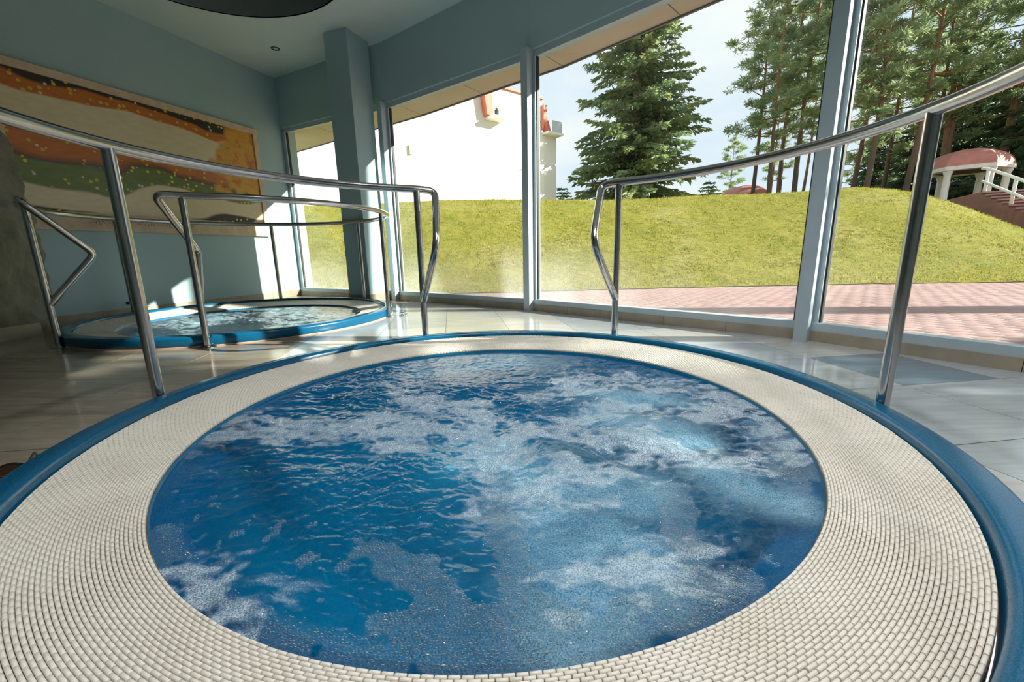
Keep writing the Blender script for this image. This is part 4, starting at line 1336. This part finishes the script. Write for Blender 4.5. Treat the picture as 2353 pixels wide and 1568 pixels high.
for s in (0.3, 2.3, 4.3, 6.2):
    MB().tube([P(s, rz_(s) - 0.05), P(s, rz_(s) + 0.9)], 0.05, 8).build('post', M_WHITEPAINT, hr, True)

# trees ---------------------------------------------------------------
def quads(P, D, L, Wd, side):
    """thin tapered leaf quads: base P, direction D, length L, width Wd along side"""
    a = P - side * (Wd * 0.35)[:, None]; b = P + side * (Wd * 0.35)[:, None]
    m1 = P + D * (L * 0.55)[:, None] + side * (Wd * 0.5)[:, None]
    m0 = P + D * (L * 0.55)[:, None] - side * (Wd * 0.5)[:, None]
    t = P + D * L[:, None]
    V = np.stack([a, b, m1, t, m0], 1).reshape(-1, 3)
    return V
def norm(a): return a / np.maximum(1e-9, np.linalg.norm(a, axis=-1, keepdims=True))
def leaf_mesh(name, P, D, L, Wd, mat):
    side = norm(np.cross(D, norm(RNG.normal(size=D.shape))))
    V = quads(P, D, L, Wd, side)
    n = len(P)
    return mesh_np(name, V, (np.arange(n)[:, None] * 5 + np.array([0, 1, 2, 3, 4])), mat)

def spruce_mesh(name, h, rb, seed, mat, dens=1.0, lsc=1.0, z_lo=0.04, expo=0.8):
    g = np.random.default_rng(seed)
    P, D, L = [], [], []
    br = MB()
    z = z_lo * h
    while z < h * 0.985:
        f = 1 - z / h
        nb = int(7 + 4 * f)
        for k in range(nb):
            a = g.uniform(0, 2 * math.pi)
            ln = rb * (f ** expo) * g.uniform(0.62, 1.12) * (1 - 0.25 * math.exp(-z / (0.08 * h))) + 0.12
            dr = g.uniform(0.10, 0.34) * (0.5 + f)
            m = max(5, int(ln / 0.065 * dens))
            t = np.linspace(0.08, 1, m)
            rr = ln * t
            zz = z + 0.14 * ln * t - dr * ln * t ** 1.6 + 0.16 * ln * np.clip(t - 0.72, 0, 1) ** 1.3
            bx, by = rr * math.cos(a), rr * math.sin(a)
            if ln > 0.8 and k % 2 == 0:
                br.tube([(0, 0, z), (bx[m // 2], by[m // 2], zz[m // 2]), (bx[-1], by[-1], zz[-1])], 0.02, 4, False, [0.04 * (0.4 + f), 0.022, 0.006])
            out = np.array([math.cos(a), math.sin(a), 0]); lat = np.array([-math.sin(a), math.cos(a), 0])
            for rep in range(4):
                s = g.choice([-1, 1], m)[:, None]
                wob = g.normal(0, 0.22, (m, 3))
                wdt = 0.30 * ln * (1 - t) * g.random(m)
                dirs = norm(out * g.uniform(0.3, 1.0, (m, 1)) + lat * s * g.uniform(0.2, 1.0, (m, 1)) + np.array([0, 0, -0.45]) * g.random((m, 1)) ** 0.6 + wob)
                base = np.stack([bx, by, zz], -1) + lat * s * wdt[:, None] * 0.6 + np.array([0, 0, -0.10]) * g.random((m, 1)) * (0.4 + ln * 0.3)
                P.append(base); D.append(dirs); L.append(g.uniform(0.14, 0.30, m) * (0.65 + 0.35 * f) * lsc)
        z += 0.20 + 0.10 * f
    # leader
    P, D, L = np.concatenate(P), np.concatenate(D), np.concatenate(L)
    me = leaf_mesh(name, P, D, L, L * g.uniform(0.24, 0.38, len(L)), mat)
    tr = MB().tube([(0, 0, -0.5), (0, 0, h * 0.5), (0, 0, h * 0.97)], 0.2, 10, True, [0.022 * h, 0.013 * h, 0.01])
    tr.add(br.v, br.f)
    return me, tr.mesh(name + '_trunk', M_BARK, True)

def pine_mesh(name, h, seed, lo=0.42, spread=0.17, mat=None, fork=False):
    g = np.random.default_rng(seed)
    mat = mat or M_PINE
    bend = g.normal(0, 0.018 * h, 2)
    axis = lambda z: np.array([bend[0] * math.sin(z / h * 2.6), bend[1] * math.sin(z / h * 3.1 + 0.6) - bend[1] * math.sin(0.6), z])
    tr = MB()
    zs = np.linspace(-0.5, h * 0.985, 12)
    tr.tube([tuple(axis(max(0, z)) + np.array([0, 0, min(0, z)])) for z in zs], 0.1, 9, True, [max(0.02, 0.0100 * h * (1 - 0.88 * max(0, z) / h)) for z in zs])
    if fork:
        b = axis(h * 0.2)
        tr.tube([tuple(b), tuple(b + np.array([0.22, 0.1, h * 0.1])), tuple(b + np.array([0.45, 0.2, h * 0.45])), tuple(b + np.array([0.6, 0.2, h * 0.72]))], 0.1, 9, True, [0.009 * h, 0.009 * h, 0.006 * h, 0.01])
    P, D, L = [], [], []
    nb = 46
    for k in range(nb):
        f = (k + g.random()) / nb
        z = h * (lo + (0.985 - lo) * f)
        a = k * 2.399 + g.normal(0, 0.3)
        prof = math.sin(math.pi * min(1, 0.22 + 0.82 * f)) ** 0.6
        ln = h * spread * prof * g.uniform(0.45, 1.15)
        if f < 0.3: ln *= g.choice([0.4, 0.8, 1.1])
        p0 = axis(z)
        up = g.uniform(0.02, 0.5) * (0.4 + f)
        pm = p0 + np.array([math.cos(a) * ln * 0.55, math.sin(a) * ln * 0.55, ln * (up - 0.12)])
        p1 = p0 + np.array([math.cos(a) * ln, math.sin(a) * ln, ln * (up + 0.05)])
        tr.tube([tuple(p0), tuple(pm), tuple(p1)], 0.03, 5, False, [0.0035 * h * (1.1 - f), 0.02, 0.008])
        nc = int(3 + ln * 2.6)
        for c in range(nc):
            t = g.uniform(0.30, 1.0) ** 0.7
            q = (p0 * (1 - t) ** 2 + pm * 2 * t * (1 - t) + p1 * t * t) if t < 1 else p1
            q = q + g.normal(0, 0.13, 3) * (0.5 + ln * 0.32) * np.array([1, 1, 0.6]) + np.array([0, 0, 0.08])
            m = int(g.integers(34, 60))
            d = norm(g.normal(0, 1, (m, 3)) * np.array([1, 1, 0.75]) + np.array([0, 0, 0.45]))
            cr = g.uniform(0.16, 0.36)
            P.append(q + d * cr * g.uniform(0.0, 0.85, (m, 1)) * np.array([1.25, 1.25, 0.75])); D.append(d); L.append(g.uniform(0.12, 0.26, m))
    P, D, L = np.concatenate(P), np.concatenate(D), np.concatenate(L)
    return leaf_mesh(name, P, D, L, L * g.uniform(0.16, 0.30, len(L)), mat), tr.mesh(name + '_trunk', M_BARK, True)

def tree(kind, meshes, az, d, label, group, z=None, s=1.0, rz=0.0, xy=None):
    x, y = xy if xy else polar(az, d)
    if z is None: z = float(ground_h(np.array([x]), np.array([y]))[0])
    t = empty(kind, (x, y, z), rz)
    t.scale = (s, s, s)
    tag(t, label, 'tree', group)
    link_mesh('foliage', meshes[0], t); link_mesh('trunk', meshes[1], t)
    return t
SPR = spruce_mesh('spruce_foliage', 12.5, 3.45, 5, M_SPRUCE, 1.0, 1.15, 0.03, 0.6)
DRK = spruce_mesh('dark_conifer_foliage', 13.0, 3.4, 9, M_DARKTREE, 0.55, 1.7, 0.05)
tree('spruce_tree', SPR, 15.9, 23.5, 'broad blue-green spruce filling the middle window', None, rz=0.6, s=1.1)
PN = [pine_mesh('pine_foliage', 15.0, 21, 0.36, 0.16), pine_mesh('pine_foliage', 16.0, 22, 0.42, 0.15), pine_mesh('pine_foliage', 14.0, 23, 0.30, 0.17), pine_mesh('pine_foliage', 18.0, 24, 0.40, 0.16, fork=True)]
G = 'pines behind the grass bank'
pines = [(29.2, 30, 0, 0.86, 'leftmost tall pine standing apart beside the open sky'), (30.9, 27, 2, 0.84, 'slender pine just right of the small red dome'),
         (31.9, 33, 1, 1.0, 'second pine right of the small red dome'), (33.3, 29, 0, 1.0, 'tall pine with orange upper trunk left of the window post'),
         (34.6, 36, 1, 1.05, 'pine half hidden behind the right window post'), (36.9, 27, 2, 1.0, 'pine immediately right of the right window post'),
         (38.0, 34, 1, 1.05, 'thin straight pine second from the right window post'), (39.2, 28, 0, 1.0, 'leaning orange-barked pine between window post and steel post'),
         (40.6, 38, 2, 1.2, 'distant pine behind the leaning orange-barked one'), (42.1, 30, 1, 1.0, 'bent pine just left of the thick steel post'),
         (43.6, 35, 0, 1.1, 'pine left of the domed pavilion, seen behind the steel post'), (45.2, 34, 3, 0.92, 'tall reddish pine rising behind the pavilion dome'),
         (48.4, 34, 3, 0.95, 'thick forked pine above the steps at the right'), (50.2, 31, 1, 1.1, 'pine at the right edge beyond the steps')]
for (az, d, k, s, lb) in pines:
    tree('pine_tree', PN[k], az, d, lb, G, s=s, rz=az * 1.7)
far = [(33.8, 48, 1, 1.0), (37.2, 50, 0, 1.0), (41.2, 52, 2, 1.15), (44.4, 50, 1, 1.1), (27.0, 52, 2, 0.7), (31.0, 50, 0, 0.85)]
far_lb = ['faint far pine just left of the right window post', 'faint far pine right of the right window post', 'faint far pine left of the bent pine',
          'faint far pine beside the thick steel post', 'small distant pine left of the small red dome', 'faint far pine directly above the small red dome']
for i, (az, d, k, s) in enumerate(far):
    tree('pine_tree', PN[k], az, d, far_lb[i], 'far pines in the gaps', s=s, rz=az)
dark = [(43.0, 40, 0.85, 'dark conifer behind the pines left of the pavilion'), (46.3, 41, 0.95, 'dark conifer right behind the pavilion dome'),
        (49.2, 37, 1.0, 'tall dark conifer filling the right edge above the steps'), (51.5, 34, 1.0, 'dark conifer cut by the right edge'), (40.0, 47, 0.8, 'low dark conifer deep behind the pine trunks')]
for (az, d, s, lb) in dark:
    tree('dark_conifer', DRK, az, d, lb, 'dark conifers', s=s, rz=az * 2)
SHB = spruce_mesh('shrub_foliage', 2.6, 1.3, 31, M_SHRUB, 0.8, 1.0, 0.02)
tree('garden_shrub', SHB, 6.9, 28, 'light green shrub beside the corner of the white building', None)
tree('garden_shrub', SHB, 24.6, 30, 'light green shrub right of the big spruce', None, s=1.0)

for (xy, s_, lb) in (((11.0, -1.1), 1.0, 'unseen shade conifer outside to the right of the camera, nearest the steps'), ((12.5, -4.9), 1.05, 'unseen shade conifer outside behind the camera on the right'),
                     ((10.5, -8.8), 0.95, 'unseen shade conifer outside at the far back of the forecourt')):
    tree('dark_conifer', DRK, 0, 0, lb, 'unseen shade trees beside the building', z=GZ, s=s_, rz=s_ * 7, xy=xy)  # out of view, placed to keep the low sun off the room

tv = np.array([v.co[:] for v in PN[3][1].vertices])
tv = tv[(tv[:, 2] > 3.6) & (tv[:, 2] < 5.4) & (np.hypot(tv[:, 0], tv[:, 1]) < 0.9)]
tc = tv.mean(0) * 1.65                      # where the trunk stands at 7.5 m height
tree('pine_tree', PN[3], 0, 0, 'unseen tall pine added for shade to the right of the camera beyond the forecourt', 'unseen shade trees beside the building', z=GZ, s=1.65, rz=0.0, xy=(12.0 - tc[0], 3.53 - tc[1]))  # unseen pine, trunk placed to block a sun patch on the left wall
